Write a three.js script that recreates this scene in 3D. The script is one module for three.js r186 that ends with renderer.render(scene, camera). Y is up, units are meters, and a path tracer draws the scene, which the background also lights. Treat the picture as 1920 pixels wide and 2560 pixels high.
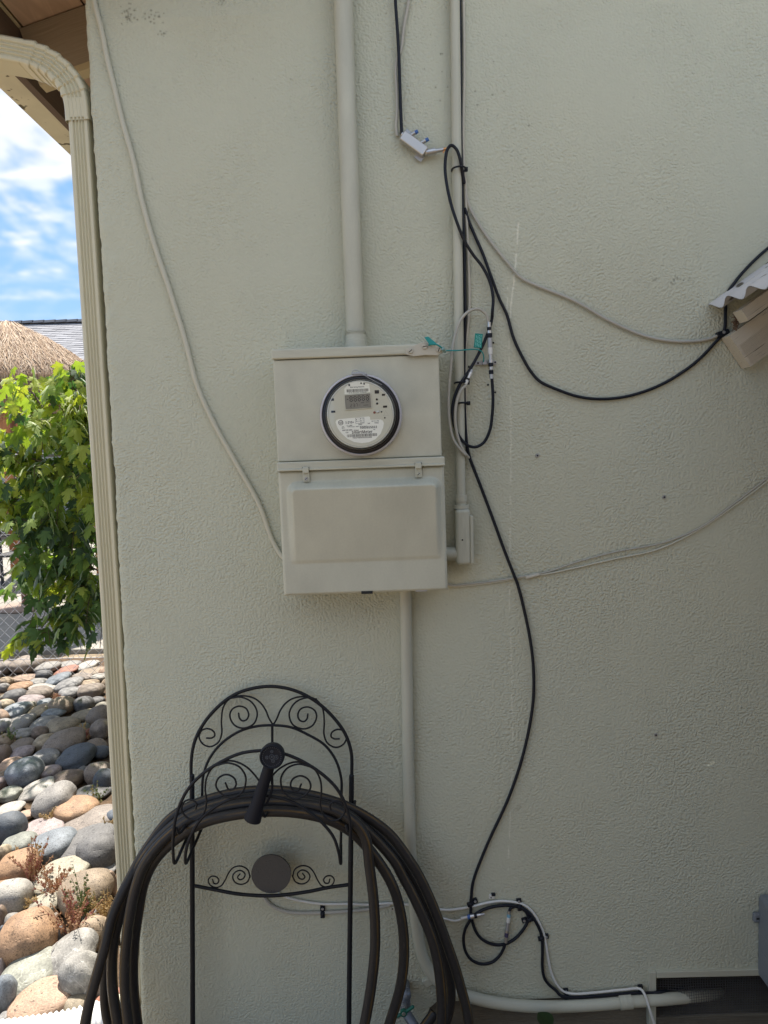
import * as THREE from 'three';
import { mergeGeometries, mergeVertices } from 'three/addons/utils/BufferGeometryUtils.js';
import { RoundedBoxGeometry } from 'three/addons/geometries/RoundedBoxGeometry.js';

// ---------------------------------------------------------------- camera
const scene = new THREE.Scene();
const F = 1862;                                    // focal length in photograph pixels (1920 x 2560)
const camera = new THREE.PerspectiveCamera(2 * Math.atan(1280 / F) * 180 / Math.PI, 0.75, 0.05, 900);
camera.position.set(0, 1.55, 1.8);
camera.rotation.set(-4.6 * Math.PI / 180, 0, -0.0266, 'YXZ');
camera.updateMatrixWorld(true);
const renderer = new THREE.WebGLRenderer({ antialias: true });
renderer.toneMapping = THREE.LinearToneMapping;
renderer.toneMappingExposure = 2.5;
renderer.shadowMap.enabled = true;

// ---------------------------------------------------------------- noise
function rng(seed) { let s = seed >>> 0; return () => { s = (s + 0x6D2B79F5) | 0; let t = Math.imul(s ^ (s >>> 15), 1 | s); t = (t + Math.imul(t ^ (t >>> 7), 61 | t)) ^ t; return ((t ^ (t >>> 14)) >>> 0) / 4294967296; }; }
const PERM = new Uint8Array(512); { const r = rng(7); const p = [...Array(256).keys()]; for (let i = 255; i > 0; i--) { const j = Math.floor(r() * (i + 1)); [p[i], p[j]] = [p[j], p[i]]; } for (let i = 0; i < 512; i++) PERM[i] = p[i & 255]; }
const GX = new Float32Array(256), GY = new Float32Array(256); for (let i = 0; i < 256; i++) { GX[i] = Math.cos(i * 2.399963); GY[i] = Math.sin(i * 2.399963); }
function n2(x, y) {
  const xi = Math.floor(x), yi = Math.floor(y), xf = x - xi, yf = y - yi, X = xi & 255, Y = yi & 255;
  const u = xf * xf * xf * (xf * (xf * 6 - 15) + 10), v = yf * yf * yf * (yf * (yf * 6 - 15) + 10);
  const a = PERM[PERM[X] + Y], b = PERM[PERM[(X + 1) & 255] + Y], c = PERM[PERM[X] + ((Y + 1) & 255)], d = PERM[PERM[(X + 1) & 255] + ((Y + 1) & 255)];
  const A = GX[a] * xf + GY[a] * yf, B = GX[b] * (xf - 1) + GY[b] * yf, C = GX[c] * xf + GY[c] * (yf - 1), D = GX[d] * (xf - 1) + GY[d] * (yf - 1);
  return 1.4 * (A + u * (B - A) + v * (C - A + u * (A - B - C + D)));
}
function hash3(x, y, z) { return PERM[PERM[PERM[x & 255] + (y & 255)] + (z & 255)] / 127.5 - 1; }
function n3(x, y, z) {
  const xi = Math.floor(x), yi = Math.floor(y), zi = Math.floor(z); let u = x - xi, v = y - yi, w = z - zi;
  u = u * u * (3 - 2 * u); v = v * v * (3 - 2 * v); w = w * w * (3 - 2 * w);
  const L = (a, b, t) => a + (b - a) * t, h = hash3;
  return L(L(L(h(xi, yi, zi), h(xi + 1, yi, zi), u), L(h(xi, yi + 1, zi), h(xi + 1, yi + 1, zi), u), v), L(L(h(xi, yi, zi + 1), h(xi + 1, yi, zi + 1), u), L(h(xi, yi + 1, zi + 1), h(xi + 1, yi + 1, zi + 1), u), v), w);
}
function fbm2(x, y, o = 4) { let s = 0, a = 0.5; for (let i = 0; i < o; i++) { s += a * n2(x, y); x = x * 2.03 + 17.3; y = y * 2.03 + 5.1; a *= 0.5; } return s; }
function fbm3(x, y, z, o = 4) { let s = 0, a = 0.5; for (let i = 0; i < o; i++) { s += a * n3(x, y, z); x = x * 2.03 + 7.3; y = y * 2.03 + 5.1; z = z * 2.03 + 3.7; a *= 0.5; } return s; }
const clamp = (x, a = 0, b = 1) => Math.min(b, Math.max(a, x));
const smooth = (a, b, x) => { const t = clamp((x - a) / (b - a)); return t * t * (3 - 2 * t); };
const lerp = (a, b, t) => a + (b - a) * t;

// ---------------------------------------------------------------- sky (air and clouds) and sun
{
  const W = 2048, H = 1024, data = new Float32Array(W * H * 4);
  for (let j = 0; j < H; j++) for (let i = 0; i < W; i++) {
    const el = ((j + 0.5) / H - 0.5) * Math.PI, az = ((i + 0.5) / W) * Math.PI * 2;
    const sy = Math.sin(el), cx = Math.cos(el) * Math.cos(az), cz = Math.cos(el) * Math.sin(az);
    const k = (j * W + i) * 4;
    const h = Math.max(sy, 0), g = Math.pow(1 - h, 3);
    let r = lerp(0.085, 0.23, g), gg = lerp(0.195, 0.35, g), b = lerp(0.40, 0.50, g);
    if (sy > 0) {
      const t = 1 / (sy + 0.12), X = cx * t, Z = cz * t;
      const big = fbm2(X * 0.9 + 3.1, Z * 0.9 + 1.7, 4);
      const wx = fbm2(X * 2.1 + 9, Z * 2.1 + 4, 3);
      const mot = fbm2(X * 11 + wx * 2, Z * 9.0 + wx * 2 + 31, 5);
      const streak = fbm2(X * 3.0 + Z * 0.8 + wx, Z * 9 + 12, 4);
      let c = smooth(-0.22, 0.34, big * 0.8 + mot * 0.60 + streak * 0.40 + 0.20 * smooth(0.2, 0.4, sy) - 0.06);
      c *= lerp(0.10, 0.90, smooth(0.12, 0.42, sy)) * smooth(0.0, 0.1, sy) + 0.5 * smooth(0.12, 0.4, streak) * smooth(0.14, 0.24, sy) * (1 - smooth(0.3, 0.45, sy));
      c = Math.min(c, 0.95); const cl = 0.45 + 0.10 * mot;
      r = lerp(r, cl, c); gg = lerp(gg, cl * 1.0, c); b = lerp(b, cl * 1.02, c);
    } else { r = 0.20; gg = 0.19; b = 0.17; }
    data[k] = r; data[k + 1] = gg; data[k + 2] = b; data[k + 3] = 1;
  }
  const sky = new THREE.DataTexture(data, W, H, THREE.RGBAFormat, THREE.FloatType);
  sky.mapping = THREE.EquirectangularReflectionMapping; sky.magFilter = THREE.LinearFilter; sky.minFilter = THREE.LinearFilter; sky.wrapS = THREE.RepeatWrapping; sky.needsUpdate = true;
  scene.background = sky; scene.environment = sky;
}
const sun = new THREE.DirectionalLight(new THREE.Color().setRGB(1, 0.94, 0.85), 4.6);
{ const el = 62 * Math.PI / 180, az = 18 * Math.PI / 180; const d = new THREE.Vector3(-Math.sin(az) * Math.cos(el), Math.sin(el), -Math.cos(az) * Math.cos(el)); sun.position.copy(d).multiplyScalar(30); sun.position.z -= 2; sun.target.position.set(0, 0, -2); }
sun.castShadow = true; sun.shadow.mapSize.set(4096, 4096);
Object.assign(sun.shadow.camera, { left: -14, right: 14, top: 14, bottom: -14, near: 1, far: 70 }); sun.shadow.bias = -0.0005;
scene.add(sun, sun.target);

// ---------------------------------------------------------------- helpers
const V = (x, y, z) => new THREE.Vector3(x, y, z);
function ray(px, py) { return V((px - 960) / F, (1280 - py) / F, -1).applyQuaternion(camera.quaternion); }
function P(px, py, z = 0) { const d = ray(px, py), t = (z - camera.position.z) / d.z; return camera.position.clone().addScaledVector(d, t); }     // the point of the plane z = const that the photograph shows there
function Gd(px, py, y = 0) { const d = ray(px, py), t = (y - camera.position.y) / d.y; return camera.position.clone().addScaledVector(d, t); }   // the same for a level y = const
const rgb = (r, g, b) => new THREE.Color().setRGB(r, g, b);
function mat(r, g, b, rough = 0.8, o = {}) { return new THREE.MeshStandardMaterial({ color: rgb(r, g, b), roughness: rough, metalness: 0, ...o }); }
const names = {};
function numbered(n) { const k = names[n] = (names[n] ?? -1) + 1; return k ? n + '_' + String(k).padStart(3, '0') : n; }
function tag(o, label, category, group, kind) { if (label) o.userData.label = label; if (category) o.userData.category = category; if (group) o.userData.group = group; if (kind) o.userData.kind = kind; return o; }
function thing(name, label, category, pos = V(0, 0, 0), group) { const g = new THREE.Group(); g.name = numbered(name); g.position.copy(pos); scene.add(g); return tag(g, label, category, group); }
function part(name, geo, m, parent, label) { const o = new THREE.Mesh(Array.isArray(geo) ? merge(geo) : geo, m); o.name = name; o.castShadow = o.receiveShadow = true; parent.add(o); if (label) o.userData.label = label; return o; }
function solo(name, geo, m, label, category, group, kind) { const o = part(numbered(name), geo, m, scene); return tag(o, label, category, group, kind); }
function structure(name, geo, m) { const o = part(numbered(name), geo, m, scene); o.userData.kind = 'structure'; return o; }
function merge(list) { const a = list.map(g => { g = g.index ? g.toNonIndexed() : g; const q = new THREE.BufferGeometry(); for (const k of ['position', 'normal', 'uv']) if (g.attributes[k]) q.setAttribute(k, g.attributes[k]); if (!q.attributes.uv) q.setAttribute('uv', new THREE.BufferAttribute(new Float32Array(q.attributes.position.count * 2), 2)); return q; }); return mergeGeometries(a); }
function mergeColoured(list) { const g = merge(list.map(l => l[0])), c = new Float32Array(g.attributes.position.count * 3); let k = 0; for (const [q, col] of list) { const n = (q.index ? q.index.count : q.attributes.position.count); for (let i = 0; i < n; i++) { c[k++] = col[0]; c[k++] = col[1]; c[k++] = col[2]; } } g.setAttribute('color', new THREE.BufferAttribute(c, 3)); return g; }
function box(x0, x1, y0, y1, z0, z1, r = 0) { const w = x1 - x0, h = y1 - y0, d = z1 - z0; const g = r ? new RoundedBoxGeometry(w, h, d, 2, Math.min(r, w / 2.01, h / 2.01, d / 2.01)) : new THREE.BoxGeometry(w, h, d); g.translate((x0 + x1) / 2, (y0 + y1) / 2, (z0 + z1) / 2); return g; }
function cyl(a, b, r0, r1 = r0, n = 20, open = false) { const d = b.clone().sub(a), g = new THREE.CylinderGeometry(r1, r0, d.length(), n, 1, open); g.applyQuaternion(new THREE.Quaternion().setFromUnitVectors(V(0, 1, 0), d.normalize())); g.translate((a.x + b.x) / 2, (a.y + b.y) / 2, (a.z + b.z) / 2); return g; }
function tube(pts, r, seg, rad = 8, closed = false, tension = 0.5) { const c = new THREE.CatmullRomCurve3(pts, closed, 'centripetal', tension); return new THREE.TubeGeometry(c, seg ?? Math.max(12, pts.length * 6), r, rad, closed); }
function capped(pts, r, seg, rad = 8) { const g = tube(pts, r, seg, rad); const a = new THREE.SphereGeometry(r, rad, 6).translate(...pts[0].toArray()), b = new THREE.SphereGeometry(r, rad, 6).translate(...pts[pts.length - 1].toArray()); return merge([g, a, b]); }
const pix = (list, z, f = (x, y) => [x, y]) => list.map(p => { const q = f(p[0], p[1]); return P(q[0], q[1], p[2] ?? (typeof z === 'function' ? z(q[0], q[1]) : z)); });
function dataTex(w, h, fn, { srgb = true, repeat } = {}) { const d = new Uint8Array(w * h * 4); const o = [0, 0, 0]; for (let j = 0; j < h; j++) for (let i = 0; i < w; i++) { fn(i / w, j / h, o, i, j); const k = (j * w + i) * 4; d[k] = clamp(o[0]) * 255; d[k + 1] = clamp(o[1]) * 255; d[k + 2] = clamp(o[2]) * 255; d[k + 3] = 255; } const t = new THREE.DataTexture(d, w, h); t.magFilter = THREE.LinearFilter; t.minFilter = THREE.LinearMipmapLinearFilter; t.generateMipmaps = true; t.wrapS = t.wrapT = THREE.RepeatWrapping; if (srgb) t.colorSpace = THREE.SRGBColorSpace; if (repeat) t.repeat.set(...repeat); t.needsUpdate = true; return t; }

// ---------------------------------------------------------------- stucco
const TX0 = -0.72, TS = 2.56;                      // the stucco sheet: 2.56 m square from x = -0.72, y = 0
const texW = 2048;
const stuccoBump = dataTex(texW, texW, (u, v, o) => {
  const x = u * TS, y = v * TS;
  const w = n2(x * 26, y * 26) * 0.008, w2 = n2(x * 26 + 50, y * 26 + 9) * 0.008;
  const rid = 1 - Math.abs(n2((x + w) * 112, (y + w2) * 128)) * 1.7;
  const mid = n2((x + w2) * 178 + 9, (y + w) * 190);
  const fine = n2(x * 260, y * 260);
  const amp = clamp(0.66 + 1.1 * fbm2(x * 3.1 + 4, y * 2.7 + 8, 3), 0.22, 1.25);
  o[0] = o[1] = o[2] = 0.45 + amp * (0.17 * (rid - 0.45) + 0.34 * mid + 0.17 * fine) + 0.10 * n2(x * 14, y * 11);
}, { srgb: false });
const stuccoMap = (() => {
  const N = 1024, d = new Float32Array(N * N * 3), pxm = N / TS;
  for (let j = 0; j < N; j++) for (let i = 0; i < N; i++) {
    const x = i / pxm, y = j / pxm, k = (j * N + i) * 3;
    const a = fbm2(x * 2.2 + 1, y * 1.6 + 3, 4), b = fbm2(x * 9 + 7, y * 5 + 2, 3), c = n2(x * 60, y * 60);
    const m = 1 + 0.045 * a + 0.03 * b + 0.015 * c, t = 0.03 * fbm2(x * 1.3 + 40, y * 1.1 + 20, 3);
    d[k] = m * (1 + t); d[k + 1] = m; d[k + 2] = m * (1 - 1.4 * t);
  }
  const splat = (x, y, r, col, al) => { const ci = (x - TX0) * pxm, cj = y * pxm, R = r * pxm; for (let j = Math.floor(cj - R - 1); j <= cj + R + 1; j++) for (let i = Math.floor(ci - R - 1); i <= ci + R + 1; i++) { const q = clamp(R + 0.5 - Math.hypot(i - ci, j - cj)) * al; if (q <= 0) continue; const k = (((j % N) + N) % N * N + ((i % N) + N) % N) * 3; for (let c = 0; c < 3; c++) d[k + c] = lerp(d[k + c], col[c], q); } };
  const R = rng(11);
  // pale dried paint runs beside the side conduit, hair cracks, dirt specks, fly spots, chips
  const run = (list, r, col, al, gap = 0.3) => { const p = list.map(q => P(q[0], q[1])); for (let s = 0; s + 1 < p.length; s++) { const n = Math.ceil(p[s].distanceTo(p[s + 1]) / 0.002); for (let i = 0; i < n; i++) { const t = i / n, q = p[s].clone().lerp(p[s + 1], t); const br = n2(q.y * 30 + s, q.x * 9); if (br < -gap) continue; splat(q.x + n2(q.y * 40, 3) * 0.0012, q.y, r * (0.7 + 0.6 * Math.abs(br)), col, al * (0.5 + 0.5 * R())); } } };
  const pale = [1.55, 1.5, 1.6], dark = [0.28, 0.27, 0.25];
  run([[1295, 560], [1286, 680], [1277, 760], [1272, 815]], 0.0018, pale, 0.9); run([[1268, 720], [1266, 810]], 0.0015, pale, 0.8);
  run([[1270, 815], [1276, 1069], [1275, 1272], [1272, 1500], [1278, 1700], [1280, 1900], [1268, 2200]], 0.0015, pale, 0.55, 0.15);
  run([[1305, 1126], [1335, 1136]], 0.0015, pale, 0.3, 0.2);
  run([[300, 180], [350, 240], [385, 262], [400, 290]], 0.0009, [0.75, 0.75, 0.75], 0.35); run([[320, 840], [400, 848], [460, 843], [640, 852], [690, 842]], 0.0009, [0.72, 0.72, 0.72], 0.3); run([[1650, 30], [1660, 120], [1640, 260], [1636, 380]], 0.0008, [0.75, 0.75, 0.78], 0.3);
  for (const [cx, cy, sx, sy, n] of [[330, 40, 18, 22, 34], [385, 45, 22, 14, 20], [410, 85, 10, 12, 10], [545, 5, 14, 8, 12], [1690, 700, 26, 12, 14], [1630, 700, 8, 6, 4], [1240, 950, 22, 60, 8], [1000, 60, 60, 60, 12], [700, 870, 22, 20, 6], [1100, 200, 60, 120, 14], [1250, 250, 60, 160, 16]])
    for (let i = 0; i < n; i++) { const q = P(cx + (R() + R() - 1) * sx * 1.4, cy + (R() + R() - 1) * sy * 1.4); splat(q.x, q.y, 0.0008 + R() * 0.0014, dark, 0.5 + 0.4 * R()); }
  for (let i = 0; i < 420; i++) splat(TX0 + R() * TS, R() * TS, 0.0006 + R() * 0.0010, dark, 0.15 + 0.4 * R());
  for (let i = 0; i < 60; i++) splat(TX0 + R() * TS, R() * TS, 0.002 + R() * 0.005, [0.9, 0.88, 0.84], 0.25);
  for (const [x, y] of [[1777, 1911], [1783, 1908], [1770, 1914]]) { const q = P(x, y); splat(q.x, q.y, 0.003, [1.7, 1.7, 1.7], 0.9); }
  for (const [x, y] of [[1290, 2025], [608, 1413], [1297, 2018]]) { const q = P(x, y); splat(q.x, q.y, 0.006, [0.8, 0.74, 0.7], 0.4); }
  const b = new Uint8Array(N * N * 4); const enc = v => Math.round(255 * Math.pow(clamp(v), 1 / 2.2));
  for (let i = 0; i < N * N; i++) { b[i * 4] = enc(d[i * 3] * 0.512); b[i * 4 + 1] = enc(d[i * 3 + 1] * 0.514); b[i * 4 + 2] = enc(d[i * 3 + 2] * 0.399); b[i * 4 + 3] = 255; }
  const t = new THREE.DataTexture(b, N, N); t.magFilter = THREE.LinearFilter; t.minFilter = THREE.LinearMipmapLinearFilter; t.generateMipmaps = true; t.wrapS = t.wrapT = THREE.RepeatWrapping; t.colorSpace = THREE.SRGBColorSpace; t.needsUpdate = true; return t;
})();
const M = {
  stucco: new THREE.MeshStandardMaterial({ map: stuccoMap, bumpMap: stuccoBump, bumpScale: 0.0042, roughness: 0.88 }),
};

// soft mottling for painted metal, concrete, timber
const mottle = dataTex(512, 512, (u, v, o) => { const a = fbm3(Math.cos(u * 6.283) * 1.6, Math.sin(u * 6.283) * 1.6, v * 5, 4), b = n2(u * 120, v * 120); const m = 0.94 + 0.06 * a + 0.015 * b; o[0] = m; o[1] = m * 0.997; o[2] = m * 0.985; });
const grime = dataTex(512, 512, (u, v, o) => { const a = fbm2(u * 9 + 3, v * 9 + 6, 5), s = smooth(0.30, 0.42, fbm2(u * 40, v * 40, 2) + a * 0.4); const m = 0.95 + 0.08 * a; o[0] = lerp(m, 0.45, s); o[1] = lerp(m * 0.99, 0.42, s); o[2] = lerp(m * 0.96, 0.36, s); });
const wood = dataTex(512, 512, (u, v, o) => { const g = fbm2(u * 3, v * 60 + n2(u * 4, v * 4) * 2, 4), m = 0.90 + 0.14 * g; o[0] = m; o[1] = m * 0.98; o[2] = m * 0.95; });
const concreteTex = dataTex(1024, 1024, (u, v, o) => { const a = fbm2(u * 8, v * 8, 5), c = fbm2(u * 120, v * 120, 2), m = 0.80 + 0.16 * a + 0.08 * c; o[0] = m; o[1] = m * 0.985; o[2] = m * 0.95; });
const fineBump = dataTex(512, 512, (u, v, o) => { o[0] = o[1] = o[2] = 0.5 + 0.35 * fbm2(u * 50, v * 50, 3); }, { srgb: false });
Object.assign(M, {
  paint: mat(0.565, 0.56, 0.455, 0.5, { map: mottle, bumpMap: fineBump, bumpScale: 0.0003 }),
  conduit: mat(0.54, 0.535, 0.435, 0.55, { map: mottle }),
  cablePaint: mat(0.52, 0.50, 0.395, 0.65),
  cream: mat(0.50, 0.47, 0.38, 0.6),
  cableGrey: mat(0.42, 0.40, 0.34, 0.6),
  white: mat(0.66, 0.65, 0.60, 0.55),
  black: new THREE.MeshPhysicalMaterial({ color: rgb(0.010, 0.012, 0.018), roughness: 0.42, specularIntensity: 0.5 }),
  blackDull: new THREE.MeshPhysicalMaterial({ color: rgb(0.009, 0.010, 0.015), roughness: 0.55, specularIntensity: 0.5 }),
  iron: new THREE.MeshPhysicalMaterial({ color: rgb(0.014, 0.015, 0.019), roughness: 0.5, map: grime, specularIntensity: 0.5 }),
  ironPlate: mat(0.085, 0.08, 0.078, 0.7, { map: grime }),
  steel: mat(0.55, 0.54, 0.52, 0.32, { metalness: 0.9 }),
  steelDull: mat(0.42, 0.42, 0.42, 0.5, { metalness: 0.7 }),
  blue: mat(0.05, 0.13, 0.36, 0.5),
  copper: mat(0.75, 0.36, 0.14, 0.3, { metalness: 0.9 }),
  teal: mat(0.01, 0.26, 0.25, 0.5),
  tealDark: mat(0.008, 0.12, 0.085, 0.5),
  dark: mat(0.02, 0.02, 0.02, 0.9),
  downspout: mat(0.60, 0.56, 0.40, 0.5),
  gutter: mat(0.74, 0.70, 0.57, 0.6, { map: grime }),
  soffit: mat(0.66, 0.47, 0.36, 0.8, { map: wood }),
  rafter: mat(0.40, 0.34, 0.275, 0.8, { map: wood }),
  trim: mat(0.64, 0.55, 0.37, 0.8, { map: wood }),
  fascia: mat(0.16, 0.115, 0.095, 0.8, { map: wood }),
  concrete: mat(0.42, 0.40, 0.37, 0.9, { map: concreteTex, bumpMap: fineBump, bumpScale: 0.002 }),
  foundation: mat(0.24, 0.215, 0.17, 0.95, { map: concreteTex, bumpMap: fineBump, bumpScale: 0.004 }),
  shedPaint: mat(0.60, 0.55, 0.46, 0.75, { map: grime }),
  sheet: mat(0.60, 0.58, 0.58, 0.55, { map: grime, side: THREE.DoubleSide }),
});

// ---------------------------------------------------------------- ground
{
  const soil = dataTex(1024, 1024, (u, v, o) => { const a = fbm2(u * 30, v * 30, 5), b = n2(u * 300, v * 300), m = 0.75 + 0.35 * a + 0.18 * b; o[0] = m * 0.66; o[1] = m * 0.585; o[2] = m * 0.48; }, { repeat: [300, 300] });
  const g = new THREE.PlaneGeometry(600, 600, 1, 1).rotateX(-Math.PI / 2).translate(0, -0.02, 0);
  structure('ground', g, mat(1, 1, 1, 1, { map: soil }));
  { const b = new THREE.PlaneGeometry(3.4, 3.95, 60, 60).rotateX(-Math.PI / 2), p = b.attributes.position; for (let i = 0; i < p.count; i++) p.setY(i, 0.012 * fbm2(p.getX(i) * 5, p.getZ(i) * 5, 3)); b.translate(-2.34, -0.004, -2.0); b.computeVertexNormals(); const bed = soil.clone(); bed.repeat.set(2, 2); bed.needsUpdate = true; structure('cobble_bed_soil', b, mat(0.36, 0.29, 0.24, 1, { map: bed })); }
  const slab = (x0, x1, z0, z1, y1, name, m) => { const b = box(x0, x1, -0.10, y1, z0, z1, 0.012); const p = b.attributes.position, uv = b.attributes.uv; for (let i = 0; i < p.count; i++) uv.setXY(i, p.getX(i) / 2, p.getZ(i) / 2); structure(name, b, m); };
  let x = -9; for (let i = 0; i < 5; i++) { slab(x, x + 2.39, -7.0, -4.15, 0.02, 'patio_slab', M.concrete); slab(x, x + 2.39, -9.9, -7.012, 0.02, 'patio_slab', M.concrete); slab(x, x + 2.39, -12.8, -9.912, 0.02, 'patio_slab', M.concrete); x += 2.4; }
}

// ---------------------------------------------------------------- house
const CX = -0.648, WALL_BOTTOM = 0.145, wallFoot = x => lerp(0.05, 0.145, smooth(0.04, 0.10, x));
const cornerLean = y => -0.005 - 0.007 * smooth(1.9, 2.6, y) - 0.007 * smooth(0.4, 0.1, y);
const deckY = x => 2.737 + 0.31 * (x + 0.968);
const house = thing('house', 'sage grey stucco house wall carrying the electric meter', 'house');
{
  // stucco skin: the left face, the rounded uneven corner and the front face are one sheet
  const cols = []; for (let z = -7; z < -0.4; z += 0.3) cols.push([0, z]); for (let z = -0.4; z < -0.03; z += 0.03) cols.push([0, z]);
  const r = 0.016; for (let i = 0; i <= 6; i++) { const a = i / 6 * Math.PI / 2; cols.push([r - r * Math.cos(a), -r + r * Math.sin(a), a]); }
  for (let x = 0.022; x < 0.12; x += 0.006) cols.push([x, 0]); for (let x = 0.12; x < 1.75; x += 0.018) cols.push([x, 0]); for (let x = 1.75; x <= 4.4; x += 0.12) cols.push([x, 0]);
  const rows = []; for (let i = 0; i <= 270; i++) rows.push(i / 270);
  const vent0 = P(1636, 2444), vent1 = V(1.45, 0, 0);
  const pos = [], uv = [], idx = [], nc = cols.length;
  for (const t of rows) for (const [cx, cz, a] of cols) {
    const x0 = CX + cx, top = deckY(x0) + 0.005, wb = wallFoot(x0), y = wb + (Math.min(top, 4.2) - wb) * t;
    const nx = cz < -0.03 ? -1 : a !== undefined ? -Math.cos(a) : 0, nz = cz < -0.03 ? 0 : a !== undefined ? Math.sin(a) : 1;
    const near = Math.exp(-Math.pow((cx + Math.max(0, -cz)) / 0.05, 2));
    let d = 0.0035 * fbm2((cx - cz) * 2.5 + 3, y * 2.5, 3) + near * (0.0045 * fbm2(y * 14, 3.3 + cx * 4, 3) + 0.0022 * n2(y * 60, cx * 40));
    if (cz < -0.03) d = Math.min(d, 0.002);
    pos.push(x0 + nx * d + cornerLean(y) * smooth(0.3, 0, cx), y, cz + nz * d); uv.push((x0 + cz - TX0) / TS, y / TS);
  }
  for (let j = 0; j + 1 < rows.length; j++) for (let i = 0; i + 1 < nc; i++) {
    const a = j * nc + i, b = a + 1, c = a + nc, d = c + 1;
    const mx = (pos[a * 3] + pos[d * 3]) / 2, my = (pos[a * 3 + 1] + pos[d * 3 + 1]) / 2, mz = pos[a * 3 + 2];
    if (mz > -0.03 && mx > vent0.x && mx < vent1.x && my < vent0.y) continue;
    idx.push(a, b, d, a, d, c);
  }
  const g = new THREE.BufferGeometry(); g.setAttribute('position', new THREE.Float32BufferAttribute(pos, 3)); g.setAttribute('uv', new THREE.Float32BufferAttribute(uv, 2)); g.setIndex(idx); g.computeVertexNormals();
  part('stucco_wall', g, M.stucco, house);
  part('foundation', [box(CX + 0.02, vent0.x - 0.005, -0.1, WALL_BOTTOM + 0.004, -0.2, -0.012), box(vent0.x - 0.005, 3.7, -0.1, 0.075, -0.2, -0.012), box(1.45, 3.7, 0.075, WALL_BOTTOM + 0.004, -0.2, -0.012), box(CX + 0.02, CX + 0.2, -0.1, WALL_BOTTOM, -7, -0.2)], M.foundation, house);
  part('side_wall', box(3.7, 3.8, -0.1, 4.1, -7, 0.0), mat(0.46, 0.46, 0.375, 0.9), house); part('back_wall', box(CX, 3.8, -0.1, 2.84, -7.1, -7.0), mat(0.46, 0.46, 0.375, 0.9), house);
  // roof: sloping deck with open eaves
  const sl = Math.atan(0.31);
  const along = (x0, x1, z0, z1, below, thick) => { const L = (x1 - x0) / Math.cos(sl), b = new THREE.BoxGeometry(L, thick, z1 - z0); b.translate(L / 2, below + thick / 2, (z0 + z1) / 2); b.rotateZ(sl); b.translate(x0, deckY(x0), 0); return b; };
  const roof = part('roof', along(-1.02, 4.6, -7.2, 0.22, 0.022, 0.05), mat(0.2, 0.19, 0.18, 0.95), house);
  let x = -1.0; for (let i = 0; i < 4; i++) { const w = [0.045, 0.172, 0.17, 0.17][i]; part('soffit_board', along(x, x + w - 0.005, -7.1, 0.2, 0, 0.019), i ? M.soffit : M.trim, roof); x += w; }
  for (let z = -0.345; z > -7; z -= 0.61) { part('rafter', along(-0.966, -0.60, z - 0.038, z, -0.145, 0.141), M.rafter, roof); part('rafter_bounce_strip', along(-0.966, -0.62, z - 0.040, z + 0.002, -0.163, 0.017), M.trim, roof); }  // cream strip under each rafter: bounce light on its underside, put in as colour
  part('fascia', [box(-0.99, -0.967, 2.615, 2.735, -7.1, 0.2)], M.fascia, roof);
  part('barge_board', along(-1.02, 4.6, 0.201, 0.225, -0.13, 0.16), M.trim, roof);
}

// ---------------------------------------------------------------- unseen board fence behind the camera, added to darken the lower wall
{
  const t = thing('added_shade_fence', 'unseen brown board fence added opposite the wall to shade its lower part', 'fence', V(0, 0, 2.2)), bm = [0, 1, 2].map(i => mat(0.13 + 0.02 * i, 0.10 + 0.014 * i, 0.075 + 0.01 * i, 0.9, { map: wood })), g = box(0, 0.137, 0, 2.45, 0, 0.018, 0.002);
  for (let i = 0; i < 36; i++) { const b = part('board', g, bm[i % 3], t); b.position.set(-0.35 + i * 0.14, -0.02, 0); }
  for (const y of [0.3, 1.5]) part('rail', box(-0.35, 4.65, y, y + 0.09, 0.019, 0.057), bm[0], t); for (let i = 0; i < 3; i++) part('post', box(-0.3 + i * 2.4, -0.21 + i * 2.4, -0.05, 2.5, 0.058, 0.148), bm[1], t);
}
// ---------------------------------------------------------------- gutter and downspout
{
  const s = new THREE.Shape(); const pts = [[-0.991, 2.735], [-0.993, 2.735], [-0.993, 2.622], [-1.062, 2.622], [-1.085, 2.66], [-1.092, 2.735], [-1.098, 2.735], [-1.09, 2.655], [-1.066, 2.617], [-0.991, 2.617]];
  pts.forEach((p, i) => i ? s.lineTo(p[0], p[1]) : s.moveTo(p[0], p[1]));
  const gut = thing('rain_gutter', 'cream metal rain gutter along the left eave with sky beyond', 'gutter', V(0, 0, 0));
  part('trough', new THREE.ExtrudeGeometry(s, { depth: 7.2, bevelEnabled: false }).translate(0, 0, -7.05), M.gutter, gut);
  part('end_cap', box(-1.09, -0.992, 2.619, 2.735, 0.151, 0.154), M.gutter, gut);
  part('outlet', box(-1.052, -1.004, 2.575, 2.6165, -0.095, -0.022, 0.004), M.gutter, gut);
}
const SX = -0.682, SZ = -0.055;
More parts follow.
